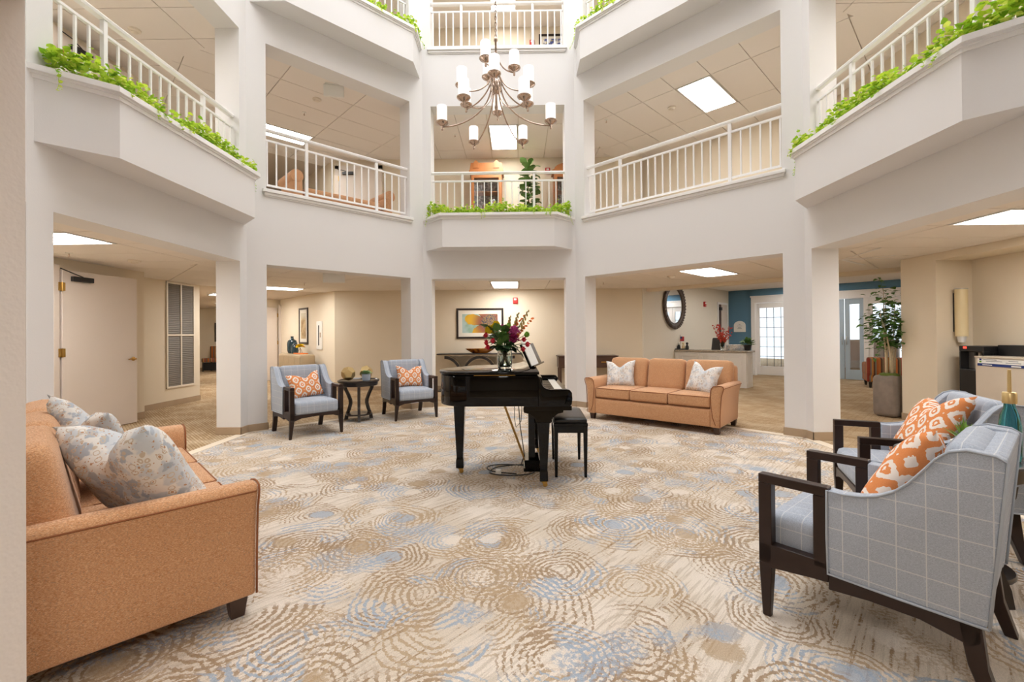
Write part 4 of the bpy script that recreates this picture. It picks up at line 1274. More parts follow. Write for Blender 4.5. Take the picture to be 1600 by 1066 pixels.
o = bk.build('black_keys', 'piano_black', pn); o['kind'] = 'stuff'
# music desk leaning back
md = MB(); md.box(-.009, .009, -.34, .34, 0, .235, T(.185, 4.42, .985, rz=R(-11), ry=R(-24)))
md.box(.0, .035, -.34, .34, 0, .016, T(.185, 4.42, .985, rz=R(-11), ry=R(-24)))
md.build('music_desk', 'piano_black', pn, bevel=0.003)
for k, (yy, rz) in enumerate(((4.20, 1), (4.40, -2))):
    pg = MB(); pg.box(.012, .016, -.105, .105, .017, .27, T(.185 + (yy - 4.42) * .194, yy, .985, rz=R(-11), ry=R(-24 + k * .6)))
    tag(pg.build('sheet_music', 'paper'), ['white sheet of music on the near side of the piano desk', 'white sheet of music at the middle of the piano desk'][k], 'sheet music', 'sheets on the music desk')
def piano_leg(x, y, ztop, br):
    m = MB()
    if br:   # bracket with curved shoulders
        m.extr([(x - .17, ztop), (x - .165, ztop - .03), (x - .12, ztop - .04), (x - .075, ztop - .075), (x - .06, ztop - .12), (x + .06, ztop - .12), (x + .075, ztop - .075), (x + .12, ztop - .04), (x + .165, ztop - .03), (x + .17, ztop)][::-1], y - .05, y + .05, 'y')
    else:
        m.box(x - .085, x + .085, y - .085, y + .085, ztop - .035, ztop)
        m.box(x - .062, x + .062, y - .062, y + .062, ztop - .06, ztop - .035)
    t0 = ztop - (.11 if br else .05)
    sq = lambda h, z: [(x - h, y - h, z), (x + h, y - h, z), (x + h, y + h, z), (x - h, y + h, z)]
    m.loft([sq(.030, .05), sq(.036, .055), sq(.034, .13), sq(.030, .15), sq(.052, t0)])
    o = m.build('leg', 'piano_black', pn, bevel=0.003, seg=1)
    c = MB(); c.lathe([(.008, 0), (.02, 0), (.02, .022), (.008, .022)], 14, tf=T(x + .012, y + .011, .02, rx=R(90)))
    c.cyl((x, y, .028), .012, .024, 10); c.box(x - .018, x + .03, y - .014, y + .014, .038, .051)
    c.build('caster', 'brass', o, smooth='auto', label='brass caster')
piano_leg(.215, 3.86, .665, True); piano_leg(.215, 4.98, .665, True); piano_leg(-.545, 4.25, .70, False)
ly = MB(); ly.box(.10, .16, 4.30, 4.33, .11, .665); ly.box(.10, .16, 4.45, 4.48, .11, .665); ly.box(.06, .20, 4.25, 4.53, .035, .115)
ly.build('pedal_lyre', 'piano_black', pn, bevel=0.004)
MB().box(.05, .21, 4.27, 4.51, .0, .036).build('pedal_foot', 'piano_black', pn, bevel=0.004)
for k in (-1, 0, 1):
    MB().rbox(.235, 4.39 + k * .06, .05, .07, .024, .012, .005, 3).build('pedal', 'brass', pn, smooth=True, label='brass pedal')
for y in (4.33, 4.45):
    MB().tube([(.06, y, .09), (-.16, y - .03, .70)], .006, 8).build('lyre_rod', 'brass', pn, label='thin brass lyre rod')
# power cable below
cb = thing('power_cable', 'black power cable coiled on the carpet under the piano', 'cable', (0, 0, 0))
pts = []
for i in range(60):
    a = i / 60 * 2 * PI * 1.8
    r_ = .16 + .05 * math.sin(a * 1.7)
    pts.append((-.05 + (r_ + .06) * math.cos(a) * 1.15, 4.32 + r_ * math.sin(a) * .9, .008 + .004 * math.sin(3 * a)))
MB().tube(pts, .005, 6).build('coil', 'cable_black', cb, smooth=True)
MB().tube([(-.03, 4.55, .70), (-.035, 4.56, .45), (-.02, 4.56, .36), (.03, 4.56, .42), (.04, 4.56, .55), (.02, 4.57, .70)], .004, 6).build('hanging_loop', 'cable_black', cb, smooth=True)
MB().tube([(.0, 4.5, .70), (.02, 4.48, .4), (.06, 4.42, .12), (.03, 4.5, .01)], .005, 6).build('drop_cord', 'cable_black', cb, smooth=True)
MB().rbox(-.185, 4.20, .024, .05, .045, .046, .008, 3).build('plug', 'white_plastic', cb, smooth=True, label='white plug block')

# piano bench
bn_ = thing('piano_bench', 'black padded piano bench beside the keyboard', 'bench', (.485, 4.40, 0), R(-2))
MB().rbox(0, 0, .508, .30, .62, .045, .018, 6, puff=.008).build('seat_pad', 'leather_black', bn_, smooth=True)
MB().box(-.155, .155, -.315, .315, .462, .49).build('seat_board', 'piano_black', bn_, bevel=0.004)
for x in (-.135, .135): MB().box(x - .008, x + .008, -.28, .28, .40, .462).build('apron', 'piano_black', bn_)
for y in (-.29, .29): MB().box(-.12, .12, y - .008, y + .008, .40, .462).build('apron', 'piano_black', bn_)
for x in (-1, 1):
    for y in (-1, 1):
        m = MB(); cx, cy = x * .132, y * .292
        m.loft([[(cx - .012, cy - .012, 0), (cx + .012, cy - .012, 0), (cx + .012, cy + .012, 0), (cx - .012, cy + .012, 0)], [(cx - .02, cy - .02, .462), (cx + .02, cy - .02, .462), (cx + .02, cy + .02, .462), (cx - .02, cy + .02, .462)]])
        m.build('leg', 'piano_black', bn_, bevel=0.002, seg=1)

# ------------------------------------------------------------------ vase of flowers on the piano
VX, VY, VZ = -.115, 4.08, .986
vs_ = thing('flower_vase', 'clear ribbed glass vase on the piano lid', 'vase', (VX, VY, VZ))
outer = [(.05, 0), (.058, .004), (.064, .03), (.068, .08), (.066, .13), (.060, .175), (.058, .19)]
inner = [(r - .004, z) for r, z in outer[::-1]][:-2] + [(.05, .02), (.004, .018)]
m = MB(); nn = 36
rib = lambda r, i: r * (1 + .02 * math.cos(12 * 2 * PI * i / nn))
m.loft([[(rib(r, i) * math.cos(2 * PI * i / nn), rib(r, i) * math.sin(2 * PI * i / nn), z) for i in range(nn)] for r, z in [(.004, 0)] + outer + inner])
m.build('glass', 'vase_glass', vs_, smooth='auto')
MB().lathe([(.004, .0195), (.048, .021), (.059, .04), (.0625, .08), (.0615, .115), (.004, .116)], 28).build('water', 'vase_water', vs_, smooth='auto')
rnd = random.Random(21)
def stem_to(mb, tip, bend=.02, r=.0032):
    a = math.atan2(tip[1], tip[0])
    base = Vector((-.03 * math.cos(a) + rnd.uniform(-.012, .012), -.03 * math.sin(a) + rnd.uniform(-.012, .012), .03))
    neck = Vector((.035 * math.cos(a), .035 * math.sin(a), .185))
    tip = Vector(tip); pts = [base.lerp(neck, k / 3) for k in range(4)] + [neck.lerp(tip, k / 5) + Vector((0, 0, bend * math.sin(PI * k / 5))) for k in range(1, 6)]
    mb.tube(pts, r, 5)
def petals_ball(mb, c, r, n, size, flat=.4, upb=.5):
    for k in range(n):
        a = rnd.uniform(0, 2 * PI); e = rnd.uniform(-.5, 1.5)
        d = Vector((math.cos(a) * math.cos(e), math.sin(a) * math.cos(e), math.sin(e)))
        leaf_into(mb, Vector(c) + d * r * .35, d + Vector((0, 0, upb * .4)), size * rnd.uniform(.7, 1.1), rnd, .5)
def flower(kind, label, tip, mat, build, group):
    t = thing('cut_flower', label, 'flower', (VX, VY, VZ), 0, group)
    s = MB(); stem_to(s, tip); s.build('stem', 'stem_green', t, smooth=True)
    m = MB(); build(m, Vector(tip)); m.build('bloom', mat, t, fix=False)
    return t
rose = lambda m, p: (m.ball(tuple(p), .018, 8, 6, (1, 1, 1.1)), petals_ball(m, p, .02, 16, .026))
mum = lambda m, p: (m.ball(tuple(p), .030, 8, 6), petals_ball(m, p, .05, 60, .042))
button = lambda m, p: (m.ball(tuple(p), .024, 9, 7), petals_ball(m, p, .03, 50, .020))
def lily(m, p):
    for k in range(6):
        a = k * PI / 3; leaf_into(m, p - Vector((0, 0, .02)), (math.cos(a) * .28, math.sin(a) * .28, 1), .085, rnd, .1)
    m.ball(tuple(p + Vector((0, 0, .02))), .014, 8, 6, (1, 1, 2.2))
def glad(m, p):
    a = math.atan2(p.y, p.x)
    for k in range(9):
        q = p + Vector((math.cos(a) * .02 * (k - 4), math.sin(a) * .02 * (k - 4), .022 * (k - 5)))
        leaf_into(m, q, (rnd.uniform(-1, 1), rnd.uniform(-1, 1), .6), .034 * (1.4 - k * .06), rnd, .4)
        leaf_into(m, q, (rnd.uniform(-1, 1), rnd.uniform(-1, 1), .9), .026, rnd, .4)
G = 'cut flowers in the piano vase'
for i, (tp, lb) in enumerate((((-.165, -.05, .300), 'small red rose at the upper left of the piano bouquet'), ((-.160, -.07, .235), 'red rose at the left edge of the piano bouquet'), ((-.145, -.08, .195), 'lowest left red rose of the piano bouquet'),
                              ((-.10, -.10, .25), 'dark red rose near the left centre of the piano bouquet'), ((.205, -.06, .215), 'red rose at the far right of the piano bouquet'), ((.165, -.06, .175), 'lowest right red rose of the piano bouquet'),
                              ((.175, -.03, .26), 'red rose just under the green pompon'), ((.02, -.02, .36), 'small dark red rose at the top of the bouquet'))):
    flower('rose', lb, tp, 'rose_red', rose, G)
flower('mum', 'large purple chrysanthemum in the right half of the bouquet', (.085, -.11, .265), 'mum_purple', mum, G)
flower('mum', 'pink lilac chrysanthemum above the large purple one', (.09, -.06, .335), 'pink_petal', mum, G)
flower('mum', 'dark purple bloom left of the yellow lily', (-.085, -.02, .355), 'mum_purple', rose, G)
flower('mum', 'dark purple bloom right of the yellow lily', (-.02, .0, .375), 'mum_purple', rose, G)
flower('button', 'round green pompon chrysanthemum on the right', (.20, -.02, .305), 'mum_green', button, G)
flower('button', 'green pompon chrysanthemum at the top centre', (.035, .02, .385), 'mum_green', button, G)
flower('lily', 'yellow lily bud at the top of the bouquet', (-.075, -.03, .375), 'lily_yellow', lily, G)
flower('lily', 'lower yellow lily bud at the upper left', (-.135, -.02, .335), 'lily_yellow', lily, G)
for i, (tp, lb) in enumerate((((.10, .03, .40), 'orange gladiolus spike left of the tallest one'), ((.175, .03, .375), 'orange gladiolus spike at the right'))):
    flower('glad', lb, tp, 'glad_orange', glad, G)
for i, (tp, lb) in enumerate((((.05, .05, .47), 'tan budded flower spike at the left of the tall three'), ((.125, .05, .50), 'tan budded flower spike in the middle of the tall three'), ((.215, .04, .52), 'tallest tan budded spike leaning right'))):
    def buds(m, p):
        a = Vector((p.x, p.y, p.z - .17)) * 1.0; b = p
        for k in range(9):
            q = Vector((p.x * .55, p.y * .55, .30)).lerp(p, .35 + .65 * k / 8)
            m.ball(tuple(q + Vector(((-1) ** k * .006, 0, 0))), .010 * (1.15 - k * .07), 6, 5, (1, 1, 2.0))
    flower('bud', lb, tp, 'bud_tan', buds, G)
for i, (mat, nfo, lb) in enumerate((('leaf_green', 34, 'bright green foliage filling the piano bouquet'), ('leaf_dark', 26, 'dark green leaves at the base of the piano bouquet'))):
    m = MB()
    for k in range(nfo):
        a = rnd.uniform(0, 2 * PI)
        if i == 0:
            r_ = rnd.uniform(.02, .13); z = rnd.uniform(.22, .34); p = Vector((r_ * math.cos(a), r_ * math.sin(a) * .7, z)); d = Vector((math.cos(a), math.sin(a) * .6, rnd.uniform(.2, 1.2))); sz = rnd.uniform(.06, .10)
        else:
            r_ = rnd.uniform(.03, .09); z = rnd.uniform(.17, .25); p = Vector((r_ * math.cos(a), r_ * math.sin(a) * .8, z)); d = Vector((math.cos(a), math.sin(a) * .7, rnd.uniform(-.8, .5))); sz = rnd.uniform(.06, .11)
        m.tube([(0, 0, .10), (p.x * .5, p.y * .5, .19), tuple(p)], .002, 4)
        leaf_into(m, p, d, sz, rnd, .2)
    if i == 1:
        leaf_into(m, Vector((.08, -.05, .20)), (1, -.2, -.9), .15, rnd, .1); leaf_into(m, Vector((-.09, -.02, .32)), (-1, .1, .75), .16, rnd, .1)
    o = m.build('bouquet_foliage', mat, fix=False); o.location = (VX, VY, VZ)
    tag(o, lb, 'foliage', None, 'stuff')

# ------------------------------------------------------------------ framed pictures, alarms, detectors
def picture(label, loc, rotz, w, h, art, fw=.035, matw=.07):
    """hangs on a wall behind it (local +Y), facing local -Y"""
    t = thing('framed_picture', label, 'picture', loc, rotz)
    f = MB(); d = .03
    f.box(-w/2, w/2, -d, 0, h/2 - fw, h/2); f.box(-w/2, w/2, -d, 0, -h/2, -h/2 + fw); f.box(-w/2, -w/2 + fw, -d, 0, -h/2 + fw, h/2 - fw); f.box(w/2 - fw, w/2, -d, 0, -h/2 + fw, h/2 - fw)
    f.build('frame', 'picture_frame', t, bevel=0.004, label='dark wooden frame')
    MB().box(-w/2 + fw, w/2 - fw, -.016, 0, -h/2 + fw, h/2 - fw).build('mat_board', 'picture_mat', t, label='cream mat board')
    MB().box(-w/2 + fw + matw, w/2 - fw - matw, -.018, -.005, -h/2 + fw + matw, h/2 - fw - matw).build('print', art, t)
    return t
picture('large flower picture on the cream wall behind the piano', (-.87, 10.598, 1.55), 0, 1.10, .71, 'flower_print', .045, .09)
hw = Vector((-.7071, -.7071))        # left hall wall, facing into the hall
q = Vector((-5.66, 11.97)) + hw * .002
picture('tall narrow picture in the left hall above the dark vase', (q.x, q.y, 1.555), R(-45), .62, .95, 'meadow_print', .045, .09)
picture('picture of blue irises on the top floor wall', (.95, 10.598, 7.95), 0, .78, .72, 'iris_print', .05, .06)
def fire_alarm(label, loc, rotz=0):
    t = thing('fire_alarm', label, 'fire alarm', loc, rotz, 'red wall alarms')
    MB().rbox(0, -.022, 0, .115, .044, .145, .012, 3).build('housing', 'red_plastic', t, smooth=True)
    MB().rbox(0, -.05, .028, .062, .02, .042, .008, 3).build('strobe', 'white_plastic', t, smooth=True, label='white strobe lens')
fire_alarm('red fire alarm strobe right of the flower picture', (-.04, 10.598, 2.075))
fire_alarm('red fire alarm strobe beside the fig plant, second floor', (.74, 10.598, 5.10))
fire_alarm('red fire alarm strobe beside the iris picture, top floor', (.40, 10.598, 8.10))
fire_alarm('red fire alarm strobe right of the round mirror', (5.335, 12.983, 2.10), R(45))
def smoke_detector(label, loc):
    o = MB().lathe([(.03, -.045), (.038, -.042), (.045, -.028), (.068, -.022), (.072, -.008), (.075, 0)], 22, tf=None).build('smoke_detector', 'cream_plastic', smooth='auto')
    o.location = loc
    return tag(o, label, 'smoke detector', 'ceiling smoke detectors')
smoke_detector('smoke detector on the ceiling above the left door', (-5.19, 6.09, HC1)); smoke_detector('smoke detector on the ceiling left of the round mirror', (2.84, 8.36, HC1))
smoke_detector('smoke detector on the second floor ceiling by the hanging sign', (-3.46, 7.84, HC2)); smoke_detector('smoke detector next to the ceiling panel over the right balcony', (2.86, 8.30, HC2))
smoke_detector('smoke detector on the second floor ceiling at the upper left', (-5.1, 6.0, HC2))
def sprinkler(label, loc):
    t = thing('sprinkler', label, 'sprinkler', loc, 0, 'ceiling sprinkler heads')
    MB().lathe([(.012, -.01), (.035, -.006), (.036, 0)], 16).build('collar', 'white_plastic', t, smooth='auto')
    MB().lathe([(.002, -.05), (.014, -.05), (.014, -.046), (.006, -.044), (.006, -.01), (.002, -.01)], 12).build('head', 'nickel', t, smooth='auto')
for lb, p in (('sprinkler head over the left hall, ground floor', (-4.2, 8.9, HC1)), ('sprinkler head near the pier right of the piano', (1.75, 9.2, HC1)), ('sprinkler head over the left balcony, second floor', (-3.9, 8.3, HC2)),
              ('sprinkler head over the right balcony near the pier', (1.75, 8.75, HC2)), ('sprinkler head over the centre balcony, left side', (-1.25, 9.3, HC2)), ('sprinkler head above the left door', (-5.5, 5.5, HC1))):
    sprinkler(lb, p)
def hanging_sign(label, loc, rz, w, h):
    t = thing('hanging_sign', label, 'sign', loc, rz, 'white ceiling signs seen from the blank side')
    MB().box(-w/2, w/2, -.02, .02, -h - .02, -.02).build('panel', 'white_plastic', t, bevel=0.004)
    MB().box(-w/2 + .03, w/2 - .03, -.03, .03, -.02, 0).build('mount', 'white_plastic', t)
hanging_sign('blank white box sign hanging from the ground floor ceiling at the left', (-3.02, 7.45, HC1), R(14), .34, .15)
hanging_sign('blank white box sign hanging from the second floor ceiling at the left', (-2.98, 7.38, HC2), R(14), .31, .19)
# white metal ceiling strips where the right hall grid meets
rs = thing('ceiling_strips', 'bright white ceiling strips fanning out above the right pier', 'ceiling trim', (0, 0, HC1))
def strip(p, q, w):
    p, q = Vector(p), Vector(q); d = (q - p).normalized(); n = Vector((-d.y, d.x)) * w / 2
    MB().prism([tuple(p + n), tuple(q + n), tuple(q - n), tuple(p - n)], -.008, -.001).build('strip', 'trim_white', rs)
hub = (4.72, 6.62)
for tip, w in (((4.55, 5.72), .02), ((5.20, 6.28), .014), ((5.36, 6.50), .014), ((5.47, 7.18), .035), ((4.35, 6.66), .014)):
    strip(hub, tip, w)

# ------------------------------------------------------------------ left door, vent grille
def hinged_door(label, loc, rotz, w, h, lever=True, flip=1, hinges=True):
    """leaf along local +X from the hinge, face toward local -Y"""
    t = thing('door', label, 'door', loc, rotz)
    MB().box(0, w, 0, .045, .008, h).build('leaf', 'door_paint', t, bevel=0.003, seg=1)
    if lever:
        lv = MB(); lv.lathe([(.03, 0), (.03, .008), (.012, .012), (.012, .05), (.004, .05)], 16, tf=T(w - .065, 0, .97, rx=R(90))); lv.tube([(w - .065, -.045, .97), (w - .10, -.05, .972), (w - .18, -.048, .968)], [.010, .009, .007], 8)
        lv.build('lever_handle', 'brass', t, smooth='auto', label='brass lever handle')
    if hinges:
        for z in (.25, 1.10, h - .22):
            hg = MB(); hg.box(-.045, .035, -.004, .002, z - .055, z + .055); hg.cyl((-.004, -.006, z - .058), .008, .116, 10)
            hg.build('hinge', 'brass', t, label='brass hinge')
    c = MB(); c.box(.10, .36, -.055, 0, h - .14, h - .075)
    cl = c.build('door_closer', 'black_plastic', t, bevel=0.006, label='black door closer')
    MB().tube([(.22, -.045, h - .075), (.05, -.10, h - .045), (-.06, -.045, h + .01)], .007, 6).build('closer_arm', 'black_plastic', cl)
    return t
dl = hinged_door('cream door standing open on the left behind the near sofa', (-5.89, 5.80, 0), R(90) - math.atan2(.10, 1.03) * 1.0, 1.04, 2.18, flip=1)
hinged_door('cream door with brass hinges at the upper left, second floor', (-5.89, 5.80, STEP), R(84.5), 1.04, 2.18)
for z0, nm in ((0, 1), (STEP, 2)):
    m = MB(); m.box(-5.985, -5.90, 5.70, 5.78, z0, z0 + 2.24); m.box(-5.985, -5.93, 4.6, 5.78, z0 + 2.19, z0 + 2.24)
    struct(m.build('trim_door_%d' % nm, 'door_paint', bevel=0.004, seg=1), 'cream door jamb at the left')
# tall return air grille
vg = thing('vent_grille', 'tall grey louvred vent grille on the left hall wall', 'vent grille', (-6.499, 8.67, .33), R(90))
gw, gh = .73, 2.0
f = MB(); e = .035
for x in (-gw/2, -e/2, gw/2 - e): f.box(x, x + e, -.022, 0, 0, gh)
for z in (0, gh * .49, gh - e): f.box(-gw/2, gw/2, -.021, 0, z, z + e)
f.build('frame', 'cream_plastic', vg, bevel=0.003, seg=1, label='cream grille frame')
MB().box(-gw/2 + .01, gw/2 - .01, -.004, 0, .01, gh - .01).build('back_panel', 'grille_grey', vg)
sl = None
for c in (-1, 1):
    x0, x1 = sorted((c * e / 2, c * (gw / 2 - e)))
    for k in range(54):
        z = .05 + k * (gh - .10) / 53.5
        if abs(z - gh * .49 - e / 2) < .03: continue
        if sl is None:
            sl = MB().extr([(-.016, -.008), (-.013, -.011), (-.003, .010), (-.006, .013)], -(x1 - x0) / 2, (x1 - x0) / 2, 'x').build('louvre', 'grille_grey', vg, loc=((x0 + x1) / 2, 0, z))
        else:
            inst(sl, vg, ((x0 + x1) / 2, 0, z))
# far hall: small mirror, striped chair
picture('small framed mirror at the end of the far left hall', (-11.35, 17.198, 1.45), 0, .42, .72, 'mirror_glass', .06, 0.0)
fc = thing('hall_chair', 'tiny striped chair at the end of the far left hall', 'chair', (-11.3, 16.75, 0))
MB().rbox(0, 0, .42, .6, .55, .14, .03, 3).build('seat', 'stripes', fc, smooth=True); MB().rbox(0, .25, .70, .6, .10, .45, .03, 3).build('backrest', 'stripes', fc, smooth=True)
for x in (-.26, .26):
    for y in (-.22, .24): MB().box(x - .02, x + .02, y - .02, y + .02, 0, .36).build('leg', 'black_wood', fc)
MB().box(-.28, .28, -.23, -.20, .05, .34).build('front_panel', 'black_matte', fc)

# ------------------------------------------------------------------ left hall: extinguisher cabinet, credenza, vases, end door
q = Vector((-4.90, 11.21)) + hw * .002
ex = thing('extinguisher_cabinet', 'white fire extinguisher cabinet in the left hall', 'cabinet', (q.x, q.y, .95), R(-45))
MB().box(-.16, .16, -.03, 0, 0, .70).build('body', 'white_plastic', ex, bevel=0.004)
MB().box(-.035, .015, -.034, -.028, .10, .60).build('window', 'black_matte', ex, label='narrow dark window')
MB().box(.10, .115, -.05, -.03, .30, .42).build('handle', 'nickel', ex)
cz = thing('credenza', 'taupe credenza with rounded corner in the left hall', 'cabinet', (-5.60, 11.42, 0), R(-45))
m = MB(); m.rbox(0, 0, .46, 1.55, .36, .76, .05, 4); m.build('body', 'cabinet_taupe', cz, smooth=True)
for k in range(4):
    MB().box(-.74 + k * .375, -.74 + k * .375 + .36, -.186, -.178, .12, .78).build('door', 'cabinet_taupe', cz, bevel=0.003, seg=1)
for x in (-.68, .68):
    for y in (-.13, .13): MB().box(x - .02, x + .02, y - .02, y + .02, 0, .09).build('leg', 'black_wood', cz)
def put(local, t=cz):
    return (Matrix.Translation(t.location) @ Matrix.Rotation(t.rotation_euler[2], 4, 'Z') @ Vector(local))
o = MB().lathe([(.05, 0), (.095, .01), (.12, .08), (.12, .27), (.10, .33), (.05, .36), (.035, .39), (.036, .43), (.045, .44), (.03, .44)], 24).build('dark_vase', 'teal_ceramic', smooth='auto'); o.location = put((-.30, 0, .842)); tag(o, 'tall dark teal bottle vase on the credenza', 'vase')
o = MB().lathe([(.04, 0), (.075, .01), (.09, .08), (.085, .18), (.05, .24), (.03, .27), (.032, .30), (.025, .30)], 24).build('dark_vase', 'teal_ceramic', smooth='auto'); o.location = put((-.06, -.02, .842)); tag(o, 'smaller dark teal vase beside the tall one on the credenza', 'vase')
o = MB().box(-.22, .22, -.10, .10, 0, .025).build('orange_tray', 'glad_orange', bevel=0.004); o.location = put((.30, 0, .841)); o.rotation_euler = (0, 0, R(-45)); tag(o, 'flat orange tray on the credenza', 'tray')
fl = thing('glass_flower', 'yellow flower in a small stand on the orange tray', 'flower', put((.26, 0, .867)))
m = MB(); m.tube([(0, 0, 0), (.01, 0, .08), (0, 0, .14)], .006, 6); m.tube([(.05, 0, 0), (.03, .01, .06), (0, 0, .12)], .005, 6); m.tube([(-.05, 0, 0), (-.03, -.01, .06), (0, 0, .12)], .005, 6); m.build('stand', 'bark_brown', fl)
m = MB(); rnd = random.Random(5)
for k in range(16):
    a = rnd.uniform(0, 6.28); leaf_into(m, (0, 0, .15), (math.cos(a), math.sin(a), rnd.uniform(-.1, .9)), .13, rnd, .3)
m.build('petals', 'lily_yellow', fl, fix=False)
hinged_door('partly open door at the end of the left hall', (-7.06, 13.22, 0), R(-135), .80, 2.12)
m = MB(); m.box(-.06, 0.02, -.02, .08, 0, 2.2, T(-7.02, 13.27, 0, rz=R(-135))); struct(m.build('trim_door_3', 'door_paint'), 'cream door jamb at the end of the left hall')

# ------------------------------------------------------------------ console table, bowl, dark desk on the back wall
ct = thing('console_table', 'dark topped console table with arched legs behind the piano', 'console table', (-.86, 10.40, 0))
MB().box(-.97, .97, -.17, .17, .835, .862).build('table_top', 'console_top', ct, bevel=0.004)
MB().box(-.95, .95, -.15, .15, .818, .835).build('under_trim', 'champagne', ct)
def arc_band(cx, a0, a1, r0, r1, y0, y1, n=18, cz=.36):
    m = MB(); rings = []
    for i in range(n + 1):
        a = a0 + (a1 - a0) * i / n; c, s = math.cos(a), math.sin(a)
        rings.append([(cx + r0 * c, y0, cz + r0 * s * 1.12), (cx + r1 * c, y0, cz + r1 * s * 1.12), (cx + r1 * c, y1, cz + r1 * s * 1.12), (cx + r0 * c, y1, cz + r0 * s * 1.12)])
    return m.loft(rings)
for cx, a0, a1 in ((0, 0, PI), (-.80, 0, PI / 2), (.80, PI / 2, PI), (0, PI, 2 * PI), (-.80, 1.5 * PI, 2 * PI), (.80, PI, 1.5 * PI)):
    zc_ = .36 if a0 < PI and a1 <= PI + .01 and not (a0 >= PI) else .46
    zc_ = .365 if a0 < PI - .01 else .455
    arch = arc_band(cx, a0, a1, .335, .395, -.12, .12, cz=zc_).build('arched_leg', 'console_top', ct, smooth='auto')
    for rr in (.330, .395):
        arc_band(cx, a0, a1, rr, rr + .006, -.125, .125, cz=zc_).build('metal_edge', 'champagne', arch, smooth='auto')
MB().box(-.95, .95, -.15, .15, 0, .025).build('plinth', 'console_top', ct)
bw = MB(); ns = 28
bw.loft([[(rx * math.cos(2 * PI * i / ns), ry * math.sin(2 * PI * i / ns), z) for i in range(ns)] for rx, ry, z in ((.17, .06, 0), (.18, .065, .004), (.27, .10, .055), (.345, .135, .105), (.335, .128, .105), (.26, .095, .06), (.16, .055, .012))])
o = bw.build('amber_bowl', 'amber_glass', smooth='auto'); o.location = (-.86, 10.40, .863); tag(o, 'long amber bowl on the console table', 'bowl')
dk = thing('dark_desk', 'dark brown desk with a brass pull behind the right pier', 'desk', (1.58, 10.36, 0))
MB().box(-.66, .66, -.22, .22, .53, .775).build('body', 'brown_wood', dk, bevel=0.004)
MB().box(-.68, .68, -.235, .23, .775, .795).build('top', 'brown_wood', dk, bevel=0.003)
for k in range(2):
    d_ = MB().box(-.63 + k * .64, -.01 + k * .64, -.228, -.215, .55, .755).build('drawer', 'brown_wood', dk, bevel=0.003, seg=1)
    MB().box(-.41 + k * .70, -.26 + k * .70, -.245, -.228, .645, .665).build('pull', 'brass', d_, label='brass bar pull')
for x in (-.62, .62):
    for y in (-.19, .19): MB().box(x - .025, x + .025, y - .025, y + .025, 0, .53).build('leg', 'brown_wood', dk)

# ------------------------------------------------------------------ reception
mw = Vector((4.005, 11.655)); fn = Vector((.7071, -.7071))
mi = thing('round_mirror', 'round mirror with a carved dark frame on the reception wall', 'mirror', (mw.x + fn.x * .003, mw.y + fn.y * .003, 1.98), R(45))
def disc_ring(prof, n=48, ring=False):
    m = MB(); rings = []
    for r, d in prof:
        rings.append([(r * math.cos(2 * PI * i / n), -d, r * math.sin(2 * PI * i / n)) for i in range(n)])
    return m.loft(rings + ([rings[0]] if ring else []), not ring)
disc_ring([(.44, 0), (.575, 0), (.59, .03), (.575, .055), (.53, .06), (.50, .045), (.46, .05), (.44, .03)], ring=True).build('frame', 'mirror_frame', mi, smooth='auto')
disc_ring([(.02, .012), (.455, .012), (.455, .022), (.02, .022)]).build('glass', 'mirror_glass', mi)
bead = None
for k in range(44):
    a = 2 * PI * k / 44
    if bead is None: bead = MB().rbox(0, 0, 0, .045, .03, .09, .014, 3).build('carved_bead', 'mirror_frame', mi, smooth=True, loc=(.552 * math.cos(a), -.055, .552 * math.sin(a)), rot=(0, -a + R(60), 0))
    else: inst(bead, mi, (.552 * math.cos(a), -.055, .552 * math.sin(a)), (0, -a + R(60), 0))
rd = thing('reception_desk', 'white panelled reception desk with a speckled granite top', 'reception desk', (4.51, 11.25, 0), R(-45))
RL = 2.14
MB().box(-RL/2, RL/2, 0, .42, 0, .82).build('body', 'counter_white', rd)
for k in range(4):
    x = -RL/2 + .06 + k * (RL - .12) / 4
    m = MB(); w = (RL - .12) / 4 - .04
    m.box(x, x + w, -.012, 0, .10, .17); m.box(x, x + w, -.012, 0, .71, .78); m.box(x, x + .06, -.012, 0, .17, .71); m.box(x + w - .06, x + w, -.012, 0, .17, .71)
    m.build('panel_frame', 'counter_white', rd, bevel=0.003, seg=1)
m = MB(); m.box(RL/2, RL/2 + .012, .05, .12, .10, .78); m.box(RL/2, RL/2 + .012, .30, .37, .10, .78); m.box(RL/2, RL/2 + .012, .12, .30, .10, .17); m.box(RL/2, RL/2 + .012, .12, .30, .71, .78)
m.build('end_panel_frame', 'counter_white', rd, bevel=0.003, seg=1)
MB().rbox(0, .20, .842, RL + .10, .52, .04, .012, 4).build('granite_top', 'granite', rd, smooth=True, label='speckled granite top')
def rdp(x, y, z): return put((x, y, z), rd)
oc = thing('office_chair', 'black mesh office chair behind the reception desk', 'chair', rdp(-.08, .78, 0), R(-75))
MB().rbox(0, 0, .50, .48, .46, .08, .03, 4).build('seat', 'black_matte', oc, smooth=True)
m = MB(); m.rbox(0, 0, 0, .44, .06, .55, .03, 5, tf=T(0, .24, .88, rx=R(-8))); m.build('backrest', 'black_plastic', oc, smooth=True)
MB().cyl((0, 0, .08), .03, .40, 12).build('column', 'black_plastic', oc)
for k in range(5):
    a = 2 * PI * k / 5; MB().tube([(0, 0, .10), (.28 * math.cos(a), .28 * math.sin(a), .03)], .016, 6).build('foot', 'black_plastic', oc)
rv = thing('red_branches', 'vase of red blossom branches on the reception desk', 'flowers', rdp(.48, .15, .863))
